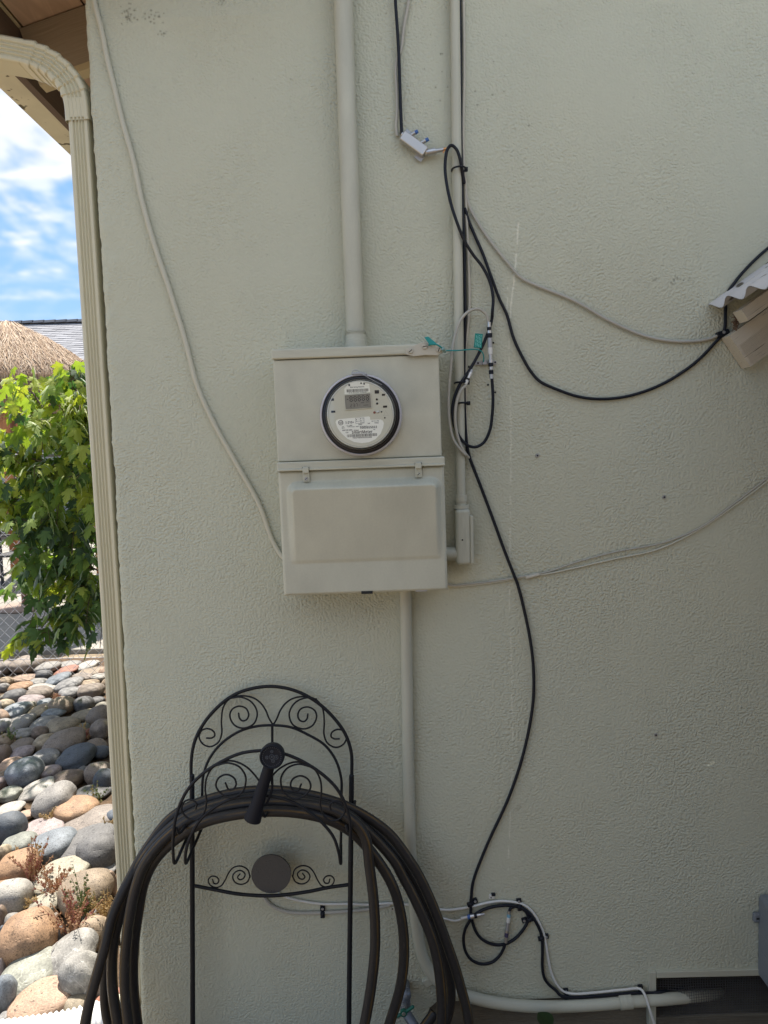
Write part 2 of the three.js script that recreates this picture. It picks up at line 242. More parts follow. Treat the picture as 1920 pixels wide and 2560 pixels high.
{
  // fluted rectangular section swept along a path in the plane z = SZ; a = in-plane half width, b = half depth
  const section = (ha, hb, flutes) => { const q = []; const N = 44; for (let i = 0; i < N; i++) { const t = i / (N - 1), a = lerp(ha - 0.004, -ha + 0.004, t); const inn = flutes ? 0.0048 * smooth(0.12, 0.2, t) * smooth(0.88, 0.8, t) * (0.5 - 0.5 * Math.cos((t - 0.14) / 0.72 * 2 * Math.PI * 4)) : 0; q.push([a, hb - inn]); } q.push([-ha, hb - 0.004], [-ha, -hb + 0.004]); for (let i = 0; i < 6; i++) q.push([lerp(-ha + 0.004, ha - 0.004, i / 5), -hb]); q.push([ha, -hb + 0.004], [ha, hb - 0.004]); return q; };
  const sweep = (path, sec, scale) => {
    const pos = [], uv = [], idx = [], n = sec.length, m = path.length;
    for (let k = 0; k < m; k++) {
      const p = path[k], a = path[Math.max(0, k - 1)], b = path[Math.min(m - 1, k + 1)], T = b.clone().sub(a).normalize(), B = V(0, 0, 1).addScaledVector(T, -T.z).normalize(), N = B.clone().cross(T).multiplyScalar(-1), s = scale ? scale(k / (m - 1)) : 1;
      sec.forEach(([u, v], i) => { pos.push(p.x + N.x * u * s + B.x * v * s, p.y + N.y * u * s + B.y * v * s, p.z + N.z * u * s + B.z * v * s); uv.push(i / n, k / m * 2); });
    }
    for (let k = 0; k + 1 < m; k++) for (let i = 0; i < n; i++) { const a = k * n + i, b = k * n + (i + 1) % n, c = a + n, d = b + n; idx.push(a, b, d, a, d, c); }
    const g = new THREE.BufferGeometry(); g.setAttribute('position', new THREE.Float32BufferAttribute(pos, 3)); g.setAttribute('uv', new THREE.Float32BufferAttribute(uv, 2)); g.setIndex(idx); const q = g.toNonIndexed(); return mergeSmooth(q);
  };
  const ds = thing('downspout', 'fluted cream downspout running down the left corner of the wall', 'downspout', V(SX, 0, SZ));
  ds.position.set(0, 0, 0);
  const curve = (pts, n) => { const c = new THREE.CatmullRomCurve3(pts, false, 'centripetal'); return c.getSpacedPoints(n); };
  const q = (x, y) => V(x, y, SZ);
  const m = M.downspout.clone(); m.side = THREE.DoubleSide;
  part('pipe', sweep([q(SX - 0.012, 2.41), q(SX - 0.006, 1.7), q(SX - 0.001, 1.2), q(SX - 0.001, 0.62), q(SX, 0.26)], section(0.0245, 0.0365, true)), m, ds);
  const e = [q(-0.90, 2.520), q(-0.838, 2.508), q(-0.792, 2.496), q(-0.752, 2.476), q(-0.721, 2.447), q(-0.704, 2.419), q(-0.6965, 2.389), q(-0.6945, 2.345)];
  const rip = t => t < 0.28 || t > 0.80 ? 1.05 : 1.02 + 0.11 * (((t - 0.28) / 0.52 * 6) % 1);
  part('upper_elbow', sweep(curve(e, 200), section(0.0275, 0.0385, true), rip), m, ds);
  part('crossover_pipe', sweep(curve([q(-1.028, 2.606), q(-1.027, 2.575), q(-1.012, 2.555), q(-0.98, 2.54), q(-0.93, 2.527), q(-0.88, 2.517)], 40), section(0.0245, 0.0365, true)), m, ds);
  part('collar', sweep([q(SX - 0.0125, 2.396), q(SX - 0.012, 2.352)], section(0.0275, 0.039, false)), m, ds);
  const le = curve([q(SX, 0.30), q(SX, 0.22), V(SX - 0.003, 0.17, SZ), V(SX - 0.02, 0.12, SZ - 0.004), V(SX - 0.05, 0.085, SZ - 0.012), V(SX - 0.09, 0.07, SZ - 0.025)], 90);
  part('lower_elbow', sweep(le, section(0.0265, 0.038, true), t => t < 0.3 ? 1.04 : 1.02 + 0.05 * Math.abs(Math.sin((t - 0.3) * Math.PI * 9))), m, ds);
  // wrinkled white flexible drain hose leading away over the cobbles
  const path = new THREE.CatmullRomCurve3([V(-0.76, 0.066, -0.076), V(-0.80, 0.06, -0.06), V(-0.87, 0.058, -0.035), V(-1.0, 0.056, -0.012), V(-1.3, 0.056, 0.01), V(-1.7, 0.056, -0.02)]);
  const tg = new THREE.TubeGeometry(path, 420, 0.05, 18, false); { const p = tg.attributes.position, c = path.getSpacedPoints(420); for (let i = 0; i < p.count; i++) { const k = Math.floor(i / 19), s = 1 + 0.07 * Math.sin(k / 420 * 2 * Math.PI * 62); p.setXYZ(i, c[k].x + (p.getX(i) - c[k].x) * s, c[k].y + (p.getY(i) - c[k].y) * s, c[k].z + (p.getZ(i) - c[k].z) * s); } tg.computeVertexNormals(); }
  solo('drain_hose', tg, mat(0.78, 0.78, 0.76, 0.5), 'white corrugated drain hose lying at the foot of the downspout', 'drain hose');
}
function mergeSmooth(g) { g.deleteAttribute('normal'); const q = mergeVertices(g, 1e-5); q.computeVertexNormals(); return q; }

// ---------------------------------------------------------------- crawl-space vent
{
  const v = thing('crawl_space_vent', 'painted timber frame with wire mesh over the crawl space opening', 'vent');
  const a = P(1639, 2428), x1 = 1.47, top = a.y + 0.004;
  part('top_rail', box(a.x, x1, top - 0.017, top, -0.03, 0.009, 0.002), M.conduit, v);
  part('side_stile', box(a.x - 0.019, a.x - 0.0005, 0.06, top - 0.001, -0.03, 0.0075, 0.002), M.conduit, v);
  part('sill', box(a.x, x1, 0.06, 0.088, -0.05, 0.004, 0.002), M.foundation, v);
  part('cavity_lining', [box(a.x - 0.02, x1 + 0.02, 0.03, 0.05, -0.9, -0.20), box(a.x - 0.04, a.x - 0.02, 0.03, 0.4, -0.9, -0.05), box(x1 + 0.02, x1 + 0.04, 0.03, 0.4, -0.9, -0.05), box(a.x - 0.04, x1 + 0.04, 0.4, 0.42, -0.9, -0.05), box(a.x - 0.04, x1 + 0.04, 0.03, 0.42, -0.92, -0.9)], M.dark, v);
  const wires = []; const bulge = (x, y) => -0.006 + 0.012 * Math.exp(-Math.pow((x - a.x - 0.08) / 0.06, 2) - Math.pow((y - 0.13) / 0.03, 2)) + 0.003 * n2(x * 20, y * 20);
  for (let x = a.x + 0.002; x < x1; x += 0.0064) { const p = []; for (let y = 0.075; y < top - 0.01; y += 0.014) p.push(V(x + 0.0012 * n2(x * 40, y * 30), y, bulge(x, y))); wires.push(tube(p, 0.0006, p.length * 2, 4)); }
  for (let y = 0.088; y < top - 0.015; y += 0.0064) { const p = []; for (let x = a.x; x < x1; x += 0.02) p.push(V(x, y + 0.0012 * n2(x * 30, y * 40 + 8), bulge(x, y) + 0.0012)); wires.push(tube(p, 0.0006, p.length, 4)); }
  tag(part('wire_mesh', wires, mat(0.10, 0.095, 0.09, 0.7), v), null, null, null, 'stuff');
}

// ---------------------------------------------------------------- meter box
const boxC = (cx, cy) => [650 + cx / 2.765, 820 + cy / 2.765];
const TILT = 0.010, BOX0 = V(-0.0475, 1.229, 0);
const mbox = thing('meter_box', 'grey-green painted steel meter box with round meter socket and bulging lower door', 'meter box', BOX0); mbox.rotation.z = TILT;
const BL = (cx, cy, z) => { const q = boxC(cx, cy), p = P(q[0], q[1], z).sub(BOX0); const c = Math.cos(-TILT), s = Math.sin(-TILT); return V(p.x * c - p.y * s, p.x * s + p.y * c, p.z); };
function screw(p, r, m, parent, dir = 0.6) { const g = cyl(p, V(p.x, p.y, p.z + 0.003), r, r * 0.86, 18); const h = part('screw', g, m, parent); const sl = box(-r * 0.8, r * 0.8, -r * 0.14, r * 0.14, -0.0005, 0.0004); sl.rotateZ(dir); sl.translate(p.x, p.y, p.z + 0.003); return [h, sl]; }
{
  const W2 = 0.188, H = 0.558, yTop = H, yHood = BL(600, 200, 0.112).y, yL1 = BL(600, 912, 0.115).y, yL0 = BL(600, 972, 0.115).y;
  part('case', box(-W2 + 0.003, W2 - 0.003, 0.004, H - 0.004, -0.004, 0.1, 0.003), M.paint, mbox);
  part('upper_cover', box(-W2 + 0.001, W2 - 0.003, yL1 + 0.001, yHood - 0.0015, 0.1005, 0.1095, 0.003), M.paint, mbox);
  part('top_hood', box(-W2 - 0.001, W2, yHood, yTop, 0.02, 0.1155, 0.004), M.paint, mbox);
  part('ledge', [box(-W2 - 0.0005, W2 + 0.0025, yL0, yL1, 0.03, 0.119, 0.003), box(-W2 - 0.0005, W2 + 0.0025, yL0 - 0.001, yL0 + 0.004, 0.1, 0.122, 0.0015)], M.paint, mbox);
  // lower door: pressed sheet with a bulge that is deepest along its top and fades out downwards
  {
    const a = BL(205, 1095, 0.125), b = BL(1232, 1095, 0.125), c = BL(600, 1600, 0.115), nx = 150, ny = 130, pos = [], uv = [], idx = [], x0 = -W2 + 0.001, x1 = W2 + 0.001, y0 = 0, y1 = yL0 - 0.0015;
    const L = a.x, Rr = b.x, T = a.y, Bt = c.y;
    for (let j = 0; j <= ny; j++) for (let i = 0; i <= nx; i++) {
      const x = lerp(x0, x1, i / nx), y = lerp(y0, y1, j / ny), t = clamp((T - y) / (T - Bt));
      const cr = 0.016, dx = Math.max(L + cr - x, x - (Rr - cr), 0), dy = Math.max(y - (T - cr), 0), dd = Math.hypot(dx, dy);
      let h = 0.033 * (1 - 0.92 * t) * smooth(cr + 0.010, cr - 0.008, dd); if (y < Bt) h *= smooth(Bt - 0.008, Bt + 0.002, y);
      const e = Math.min(x - x0, x1 - x, y - y0, y1 - y), ed = -0.004 * smooth(0.004, 0, e);
      pos.push(x, y, 0.1125 + h + ed + 0.0006 * n2(x * 9, y * 9)); uv.push(x * 2 + 0.4, y * 2);
    }
    for (let j = 0; j < ny; j++) for (let i = 0; i < nx; i++) { const a = j * (nx + 1) + i, d = a + nx + 2; idx.push(a, a + 1, d, a, d, a + nx + 1); }
    const g = new THREE.BufferGeometry(); g.setAttribute('position', new THREE.Float32BufferAttribute(pos, 3)); g.setAttribute('uv', new THREE.Float32BufferAttribute(uv, 2)); g.setIndex(idx); g.computeVertexNormals();
    const sides = box(x0, x1, y0, y1, 0.095, 0.1082, 0.001);
    part('lower_door', merge([g, sides]), M.paint, mbox);
  }
  for (const [cx, cy] of [[318, 1010], [1095, 978]]) {
    const p = BL(cx, cy, 0.12); const l = part('latch', [box(p.x - 0.0075, p.x + 0.0075, p.y - 0.0175, p.y + 0.004, 0.116, 0.1195, 0.001), box(p.x - 0.007, p.x + 0.007, p.y + 0.002, p.y + 0.0155, 0.119, 0.1265, 0.002)], M.paint, mbox);
    part('slot', box(p.x - 0.0078, p.x + 0.0078, p.y + 0.0125, p.y + 0.0155, 0.1205, 0.1227), M.dark, l);
    const [, s] = screw(V(p.x, p.y - 0.0105, 0.1192), 0.0042, cx < 500 ? M.steelDull : M.paint, l); part('screw_slot', s, M.dark, l);
  }
  // sealing bracket at the top right
  { const a = BL(1040, 160, 0.118), b = BL(1235, 152, 0.118), c = BL(1138, 130, 0.118); const s = new THREE.Shape(); const pts = [[a.x - 0.010, a.y - 0.006], [a.x + 0.006, a.y - 0.011], [c.x, c.y - 0.0175], [b.x - 0.004, b.y - 0.011], [b.x + 0.007, b.y - 0.005], [b.x + 0.008, b.y + 0.005], [b.x - 0.006, b.y + 0.011], [c.x, c.y + 0.010], [a.x + 0.004, a.y + 0.010], [a.x - 0.010, a.y + 0.004]]; pts.forEach((p, i) => i ? s.lineTo(...p) : s.moveTo(...p));
    const br = part('seal_bracket', new THREE.ExtrudeGeometry(s, { depth: 0.003, bevelEnabled: true, bevelSize: 0.001, bevelThickness: 0.001, bevelSegments: 2 }).translate(0, 0, 0.1165), M.cream, mbox);
    for (const [p, d] of [[a, 0.7], [b, 1.2], [c, 0.2]]) { const [, sg] = screw(V(p.x, p.y, 0.1212), 0.0058, M.cream, br, d); part('screw_slot', sg, M.dark, br); } }
  { const p = BL(740, 1826, 0.11), q = BL(1115, 1806, 0.11); part('lock_slot', box(p.x - 0.013, p.x + 0.013, -0.002, 0.0045, 0.105, 0.1135), M.dark, mbox); part('knockout', box(q.x - 0.013, q.x + 0.013, -0.0015, 0.003, 0.105, 0.1105), M.steelDull, mbox); }
  { const p = BL(480, 1082, 0.115), q = BL(492, 1106, 0.118); part('paint_chip', [box(p.x - 0.0012, p.x + 0.0012, p.y - 0.002, p.y + 0.002, 0.1122, 0.1136), box(q.x - 0.002, q.x + 0.0014, q.y - 0.003, q.y + 0.002, 0.118, 0.1205)], M.dark, mbox); }
}

// ---------------------------------------------------------------- electric meter
{
  const z0 = 0.1085, c = P(...boxC(697, 601), 0.128), m = thing('electric_meter', 'round glass-domed digital electric meter plugged into the meter box', 'electric meter', V(c.x, c.y, z0)); m.rotation.z = 0.02;
  const lathe = (pts, n = 96) => new THREE.LatheGeometry(pts.map(p => new THREE.Vector2(p[0], p[1])), n).rotateX(Math.PI / 2);
  part('sealing_ring', lathe([[0.086, 0], [0.0918, 0], [0.0925, 0.004], [0.0915, 0.016], [0.0895, 0.0205], [0.0868, 0.021], [0.0862, 0.018]]), mat(0.50, 0.485, 0.50, 0.45, { metalness: 0.1 }), m);
  part('base', lathe([[0.0861, 0.001], [0.0861, 0.0165], [0.0845, 0.0185], [0.0805, 0.0192], [0.0775, 0.0175], [0.0765, 0.030], [0.074, 0.030], [0.073, 0.012], [0.0001, 0.012]]), mat(0.015, 0.016, 0.02, 0.28), m);
  part('cover_dome', lathe([[0.0768, 0.0205], [0.0764, 0.052], [0.0745, 0.060], [0.0705, 0.0645], [0.066, 0.066], [0.0001, 0.0668]]), new THREE.MeshPhysicalMaterial({ color: rgb(0.97, 0.98, 0.96), roughness: 0.03, transmission: 1, thickness: 0, ior: 1.5 }), m);
  part('dome_rim', lathe([[0.0770, 0.030], [0.0775, 0.034], [0.0770, 0.038]]), mat(0.55, 0.54, 0.47, 0.3), m);
  // face with its print
  const cv = document.createElement('canvas'); cv.width = cv.height = 1024; const k = cv.getContext('2d'); const s = 1024 / 1080, X = x => 512 + (x - 830) * s, Y = y => 512 + (y - 900) * s;
  k.fillStyle = '#c9c6b6'; k.fillRect(0, 0, 1024, 1024);
  k.strokeStyle = '#a9a698'; k.lineWidth = 7; k.beginPath(); k.arc(512, 512, 500, 0, 6.29); k.stroke();
  const txt = (t, x, y, px, w = '', al = 'left', col = '#23221f', width) => { k.fillStyle = '#0d0c0b'; k.font = `${w || 'bold'} ${px}px sans-serif`; k.textAlign = al; k.textBaseline = 'middle'; width ? k.fillText(t, X(x), Y(y), width * s) : k.fillText(t, X(x), Y(y)); };
  const bar = (x0, x1, y0, y1, seed) => { const r = rng(seed); let x = X(x0); k.fillStyle = '#1c1b19'; while (x < X(x1)) { const w = 2 + r() * 5; k.fillRect(x, Y(y0), w, Y(y1) - Y(y0)); x += w + 2 + r() * 5; } };
  const poly = (pts, col) => { k.fillStyle = col; k.beginPath(); pts.forEach((p, i) => i ? k.lineTo(X(p[0]), Y(p[1])) : k.moveTo(X(p[0]), Y(p[1]))); k.closePath(); k.fill(); };
  poly([[700, 372], [900, 366], [905, 395], [998, 405], [1008, 540], [585, 556], [582, 470], [655, 400]], '#e9e7dc');
  txt('Silver Spring Networks', 798, 450, 26, 'bold', 'center', '#2b2a28', 236); bar(622, 975, 482, 530, 3); txt('FCC ID: OWS-NIC507  IC: 5975A-507', 800, 541, 17, '', 'center', '#444', 350);
  poly([[410, 1010], [430, 975], [470, 962], [960, 940], [985, 950], [990, 998], [1160, 1000], [1195, 1020], [1210, 1060], [1195, 1130], [1150, 1230], [1060, 1320], [950, 1365], [830, 1375], [700, 1350], [590, 1290], [500, 1200], [440, 1110]], '#efeee6');
  k.strokeStyle = '#3a2f33'; k.lineWidth = 7; k.beginPath(); k.arc(X(497), Y(1022), 36, 0, 6.29); k.stroke(); k.lineWidth = 3; for (let i = 0; i < 4; i++) { const a = i * Math.PI / 2 + 0.4; k.beginPath(); k.arc(X(497) + Math.cos(a) * 30, Y(1022) + Math.sin(a) * 30, 10, 0, 6.29); k.stroke(); } txt('GE', 497, 1024, 40, 'italic bold', 'center', '#3a2f33');
  txt('I-210+', 575, 1025, 50, '', 'left', '#2a2927', 142);
  k.strokeStyle = '#333'; k.lineWidth = 4; k.strokeRect(X(745), Y(958), 140 * s, 88 * s); for (const [a, b] of [[762, 985], [766, 1012], [830, 975], [832, 1003], [832, 1028]]) { k.fillStyle = '#222'; k.beginPath(); k.arc(X(a), Y(b), 8, 0, 6.29); k.fill(); } txt('Y', 795, 985, 22); txt('K1', 790, 1012, 18); txt('Y1', 855, 978, 20); txt('Z', 862, 1005, 20); txt('K2', 855, 1032, 18);
  txt('CL 200', 592, 1078, 28); txt('240V', 785, 1066, 28); txt('3W', 940, 1056, 26); txt('20 517 476', 1005, 1022, 24); txt('FM2S', 1055, 1052, 26);
  txt('USA', 512, 1090, 20); txt('08/04', 508, 1112, 18); txt('TYPE I-210+c  60HZ  TA 30  Kh 7.2', 606, 1098, 20, '', 'left', '#444', 530);
  txt('AMI 60 MIN', 515, 1150, 28, '', 'left', '#222', 168); txt('PG&E', 706, 1162, 30, 'bold'); txt('1005655022', 805, 1120, 50, 'bold', 'left', '#1d1c1a', 336);
  txt('CIS', 570, 1190, 28); txt('SmartMeter', 670, 1192, 66, '', 'left', '#33312f', 345); txt('TM', 1028, 1162, 22);
  bar(590, 1082, 1222, 1268, 9); txt('1NG21005655022ANM6', 840, 1283, 28, '', 'center', '#222', 335);
  k.strokeStyle = '#a6a295'; k.lineWidth = 3; k.beginPath(); k.moveTo(X(1250), Y(855)); k.lineTo(X(1290), Y(938)); k.lineTo(X(1212), Y(938)); k.closePath(); k.stroke();
  const ft = new THREE.CanvasTexture(cv); ft.colorSpace = THREE.SRGBColorSpace; ft.anisotropy = 8;
  const face = part('face_plate', new THREE.CircleGeometry(0.0715, 96).translate(0, 0, 0.047), new THREE.MeshStandardMaterial({ map: ft, roughness: 0.55 }), m);
  part('face_rim', lathe([[0.073, 0.028], [0.0735, 0.046], [0.0725, 0.0485], [0.0712, 0.0475]]), mat(0.62, 0.61, 0.55, 0.4), m);
  const u = 0.143 / 1080, fx = x => (x - 830) * u, fy = y => (900 - y) * u;
  // liquid-crystal display
  const lc = document.createElement('canvas'); lc.width = 512; lc.height = 280; const l = lc.getContext('2d'); l.fillStyle = '#85827a'; l.fillRect(0, 0, 512, 280);
  const seg = (x, y, w, h, on, t, col) => { l.fillStyle = col; const S = [[x + t, y, w - 2 * t, t], [x + w - t, y + t, t, h / 2 - 1.5 * t], [x + w - t, y + h / 2 + t / 2, t, h / 2 - 1.5 * t], [x + t, y + h - t, w - 2 * t, t], [x, y + h / 2 + t / 2, t, h / 2 - 1.5 * t], [x, y + t, t, h / 2 - 1.5 * t], [x + t, y + h / 2 - t / 2, w - 2 * t, t]]; on.forEach((q, i) => { if (q) l.fillRect(...S[i]); }); };
  for (let i = 0; i < 5; i++) seg(90 + i * 82, 22, 62, 120, [1, 1, 1, 1, 1, 1, 1], 16, '#0c0b0a'); l.fillStyle = '#2a2926'; l.fillRect(32, 74, 34, 14);
  [[1, 1, 0, 1, 1, 0, 1], [1, 1, 1, 1, 0, 0, 1], [1, 1, 1, 0, 0, 0, 0]].forEach((o, i) => seg(92 + i * 58, 180, 40, 70, o, 10, '#22211d')); l.fillStyle = '#4a4842'; l.fillRect(310, 168, 70, 14); l.fillRect(410, 160, 66, 12); l.fillRect(270, 215, 30, 8); l.fillRect(360, 222, 100, 12);
  const lt = new THREE.CanvasTexture(lc); lt.colorSpace = THREE.SRGBColorSpace;
  const disp = part('display', new THREE.PlaneGeometry(420 * u, 222 * u).translate(fx(806), fy(686), 0.0484), new THREE.MeshStandardMaterial({ map: lt, roughness: 0.7 }), m); disp.rotation.z = 0.03;
  part('bezel', [box(fx(585), fx(1028), fy(570), fy(566), 0.047, 0.0492), box(fx(585), fx(1028), fy(812), fy(806), 0.047, 0.0492), box(fx(585), fx(592), fy(806), fy(570), 0.047, 0.0492), box(fx(1021), fx(1028), fy(806), fy(570), 0.047, 0.0492)], mat(0.66, 0.65, 0.58, 0.45), disp);
  for (const [x, y, w, h] of [[382, 836, 34, 17], [1243, 793, 34, 17], [375, 637, 30, 20], [1225, 597, 26, 16], [668, 412, 13, 17], [865, 392, 12, 12], [915, 403, 12, 14], [1118, 545, 36, 28]]) part('slot', box(fx(x - w), fx(x + w), fy(y + h), fy(y - h), 0.0465, 0.0474), M.dark, m);
  for (const [x, y, r, mm] of [[1112, 668, 19, M.dark], [1114, 736, 19, M.dark], [1063, 880, 22, mat(0.22, 0.07, 0.05, 0.4)], [1120, 876, 22, M.steel], [1180, 876, 13, M.dark], [1230, 976, 13, M.dark]]) part('port', new THREE.SphereGeometry(r * u, 14, 8).scale(1, 1, 0.5).translate(fx(x), fy(y), 0.0473), mm, m);
  part('ring_clasp', [box(-0.016, 0.012, 0.0885, 0.0945, 0.004, 0.0225, 0.0015), tube([V(-0.016, 0.092, 0.018), V(-0.012, 0.098, 0.02), V(-0.004, 0.099, 0.02), V(0.003, 0.094, 0.02)], 0.0011, 20, 6), box(0.008, 0.018, 0.087, 0.092, 0.016, 0.0235, 0.001)], M.steelDull, m);
  part('seal_wire', tube([V(0.004, 0.092, 0.022), V(0.014, 0.085, 0.03), V(0.026, 0.077, 0.028), V(0.05, 0.064, 0.02)], 0.0007, 20, 5), M.steel, m);
}

// ---------------------------------------------------------------- conduits
{
  const a = thing('riser_conduit', 'thick painted conduit rising from the top of the meter box', 'conduit');
  const top = P(856, -60, 0.028), b = P(889, 840, 0.032); const bot = V(b.x + 0.001, 1.786, 0.036);
  part('pipe', tube([V(top.x, 2.9, 0.026), top, P(872, 400, 0.029), b, bot], 0.0213, 60, 28), M.conduit, a);
  part('hub', [cyl(V(bot.x, 1.783, 0.038), V(bot.x, 1.806, 0.0375), 0.0255, 0.0255, 28), cyl(V(bot.x, 1.806, 0.0375), V(bot.x, 1.824, 0.037), 0.0238, 0.0232, 28)], M.conduit, a);
  for (let i = 0; i < 3; i++) part('thread', new THREE.TorusGeometry(0.0236, 0.0011, 6, 28).rotateX(Math.PI / 2).translate(bot.x, 1.8255 + i * 0.0032, 0.0368), M.conduit, a);

  const s = thing('side_conduit', 'slim painted conduit beside the meter box ending in an elbow fitting', 'conduit');
  const p0 = P(1136, -60, 0.016), p1 = P(1143, 500, 0.016), p2 = P(1152, 1240, 0.02);
  part('pipe', tube([V(p0.x, 2.95, 0.016), p0, p1, p2], 0.0112, 50, 20), M.conduit, s);
  const h = P(1152.5, 1243, 0.022), lo = P(1156, 1411, 0.026);
  part('compression_nut', cyl(V(h.x, h.y - 0.010, 0.022), V(h.x, h.y + 0.006, 0.022), 0.0162, 0.0162, 6), M.conduit, s);
  part('neck', [cyl(V(h.x, h.y - 0.018, 0.022), V(h.x, h.y - 0.010, 0.022), 0.0125), cyl(V(h.x, h.y - 0.027, 0.022), V(h.x, h.y - 0.018, 0.022), 0.0188, 0.0188, 24)], M.conduit, s);
  const bx = new RoundedBoxGeometry(0.036, h.y - 0.027 - lo.y, 0.04, 3, 0.009); bx.translate(h.x + 0.002, (h.y - 0.027 + lo.y) / 2, 0.024);
  const body = part('elbow_body', bx, M.conduit, s);
  part('cover_plate', box(h.x + 0.0185, h.x + 0.026, lo.y + 0.004, h.y - 0.043, 0.004, 0.044, 0.0025), M.conduit, s);
  { const q = P(1156, 1350, 0.045); part('screw', new THREE.SphereGeometry(0.002, 8, 6).translate(q.x, q.y, 0.0445), M.dark, body); }
  const e = P(1130, 1385, 0.024); part('nipple', cyl(V(0.13, e.y, 0.024), V(h.x - 0.01, e.y, 0.024), 0.0165, 0.0165, 24), M.conduit, s);

  const l = thing('lower_conduit', 'painted conduit dropping from the meter box and bending right along the footing into the vent', 'conduit');
  const c = (x, y) => [1080 + x / 1.975, 2160 + y / 1.975];
  const path = [V(P(1014, 1487, 0.03).x, 1.25, 0.032), P(1015, 1560, 0.022), P(1018, 1736, 0.018), P(1022, 1967, 0.018), P(1027, 2130, 0.018), P(1034, 2240, 0.018), P(1042, 2320, 0.018), P(1058, 2395, 0.018), P(1088, 2445, 0.018), P(1135, 2477, 0.018), P(...c(220, 665), 0.018), P(...c(350, 690), 0.018), P(...c(550, 704), 0.018), P(...c(800, 695), 0.018), P(...c(960, 681), 0.018), P(...c(1150, 668), 0.016), P(...c(1290, 655), -0.02), P(...c(1450, 640), -0.12)];
  part('pipe', tube(path, 0.0142, 220, 22), M.conduit, l);
  for (let i = 0; i < 26; i++) { const t = 1800 + i * 9.5, q = P(1020.6 + (t - 1800) * 0.026, t, 0.018); part('flex_rib', new THREE.TorusGeometry(0.0141, 0.0006, 5, 20).rotateX(Math.PI / 2).translate(q.x, q.y, q.z), M.conduit, l); }
  const q0 = P(...c(925, 683), 0.018), q1 = P(...c(985, 678), 0.018); part('coupling', cyl(q0, q1, 0.0172, 0.0172, 24), M.conduit, l);
  const st = P(1072, 2455, 0.01); const sg = box(-0.014, 0.014, -0.011, 0.011, -0.008, 0.006, 0.003); sg.rotateZ(0.6); sg.translate(st.x, st.y, 0.006); part('strap', sg, M.conduit, l);
}

// ---------------------------------------------------------------- cables on the wall
const cA = (x, y) => [950 + x / 4.81, y / 4.81], cB = (x, y) => [1050 + x / 4.4233, 330 + y / 4.4233], cC = (x, y) => [1050 + x / 2.95, 730 + y / 2.95], cD = (x, y) => [x * 1.15732, y * 1.15732], cE = (x, y) => [1120 + x / 5.53, 2200 + y / 5.53], cF = (x, y) => [1080 + x / 1.975, 2160 + y / 1.975], cG = (x, y) => [400 + x / 2.9625, 2060 + y / 2.9625], cH = (x, y) => [900 + x / 4.88, 2150 + y / 4.88], cI = (x, y) => [1700 + x / 5.823, 580 + y / 5.823], cL = (x, y) => [x / 2.764, y / 2.764];
const px = (f, list, z) => pix(list, z, f);
function cable(name, pts, r, m, label, seg) { return solo(name, capped(pts, r, seg ?? pts.length * 7, 10), m, label, 'cable'); }
const R6 = 0.0037;
cable('painted_cable', [V(P(229, -40).x, 2.75, 0.006), ...px(cL, [[650, 0], [700, 200], [740, 400], [790, 600], [850, 850], [920, 1100], [985, 1400], [1070, 1700], [1170, 2000]], 0.006), ...px(cD, [[400, 735], [425, 830], [460, 910], [510, 1000], [560, 1090], [590, 1170]], 0.006), P(706, 1392, 0.012), P(722, 1404, 0.02)], 0.0058, M.cablePaint, 'cable painted wall colour slanting from the left corner down to the meter box');
cable('coaxial_cable', [V(P(986, -40).x, 2.75, 0.012), ...px(cA, [[185, 0], [205, 300], [228, 700], [238, 1000], [252, 1400], [262, 1610]], 0.014)], R6, M.black, 'black coaxial cable hanging straight down into the metal splitter');
cable('drop_cable', [V(P(1030, -40).x, 2.75, 0.006), ...px(cA, [[345, 0], [292, 300], [250, 600], [205, 720], [190, 850], [203, 1100], [205, 1350], [192, 1520], [205, 1625]], 0.007)], 0.0036, M.cableGrey, 'pale grey cable kinked behind the black one above the splitter');
cable('coaxial_cable', [V(P(1148, -40).x, 2.8, 0.008), ...px(cA, [[957, 0], [966, 500], [966, 1000], [972, 1600]], 0.010), ...px(cB, [[462, 500], [470, 800], [478, 1000], [490, 1300], [497, 1700], [500, 2000]], 0.010), ...px(cC, [[330, 300], [325, 480], [325, 700], [330, 900], [345, 1120], [365, 1215], [450, 1440], [540, 1680], [620, 1900], [690, 2080]], 0.009), ...px(cD, [[1118, 1262], [1145, 1380], [1153, 1460], [1150, 1530], [1130, 1630], [1100, 1720], [1050, 1830], [1022, 1905]], 0.008), ...px(cE, [[322, 230], [316, 300], [318, 480], [335, 570], [380, 700], [450, 800], [560, 870], [700, 898], [830, 870], [950, 790], [1050, 670], [1100, 580], [1108, 510], [1070, 430], [960, 370], [860, 352], [760, 352], [600, 375], [450, 430]], 0.008), ...px(cE, [[350, 500], [285, 590], [235, 690], [215, 830], [240, 980], [310, 1090], [400, 1145], [500, 1162], [620, 1130], [710, 1050], [768, 950], [792, 870]], 0.012)], R6 * 1.05, M.black, 'long black coaxial cable swinging right below the meter and coiling near the footing', 620);
cable('coaxial_cable', px(cE, [[848, 430], [872, 385], [930, 365], [1010, 385], [1100, 440], [1200, 560], [1268, 690], [1298, 800], [1307, 1000], [1305, 1200], [1330, 1350], [1400, 1450], [1490, 1525]], 0.008).concat(px(cF, [[640, 652], [720, 658], [820, 652], [1000, 637], [1090, 637], [1130, 632]], 0.012), px(cF, [[1180, 620, -0.02], [1240, 610, -0.08]])), R6 * 1.05, M.black, 'black coaxial cable stepping down to the footing and entering the vent');
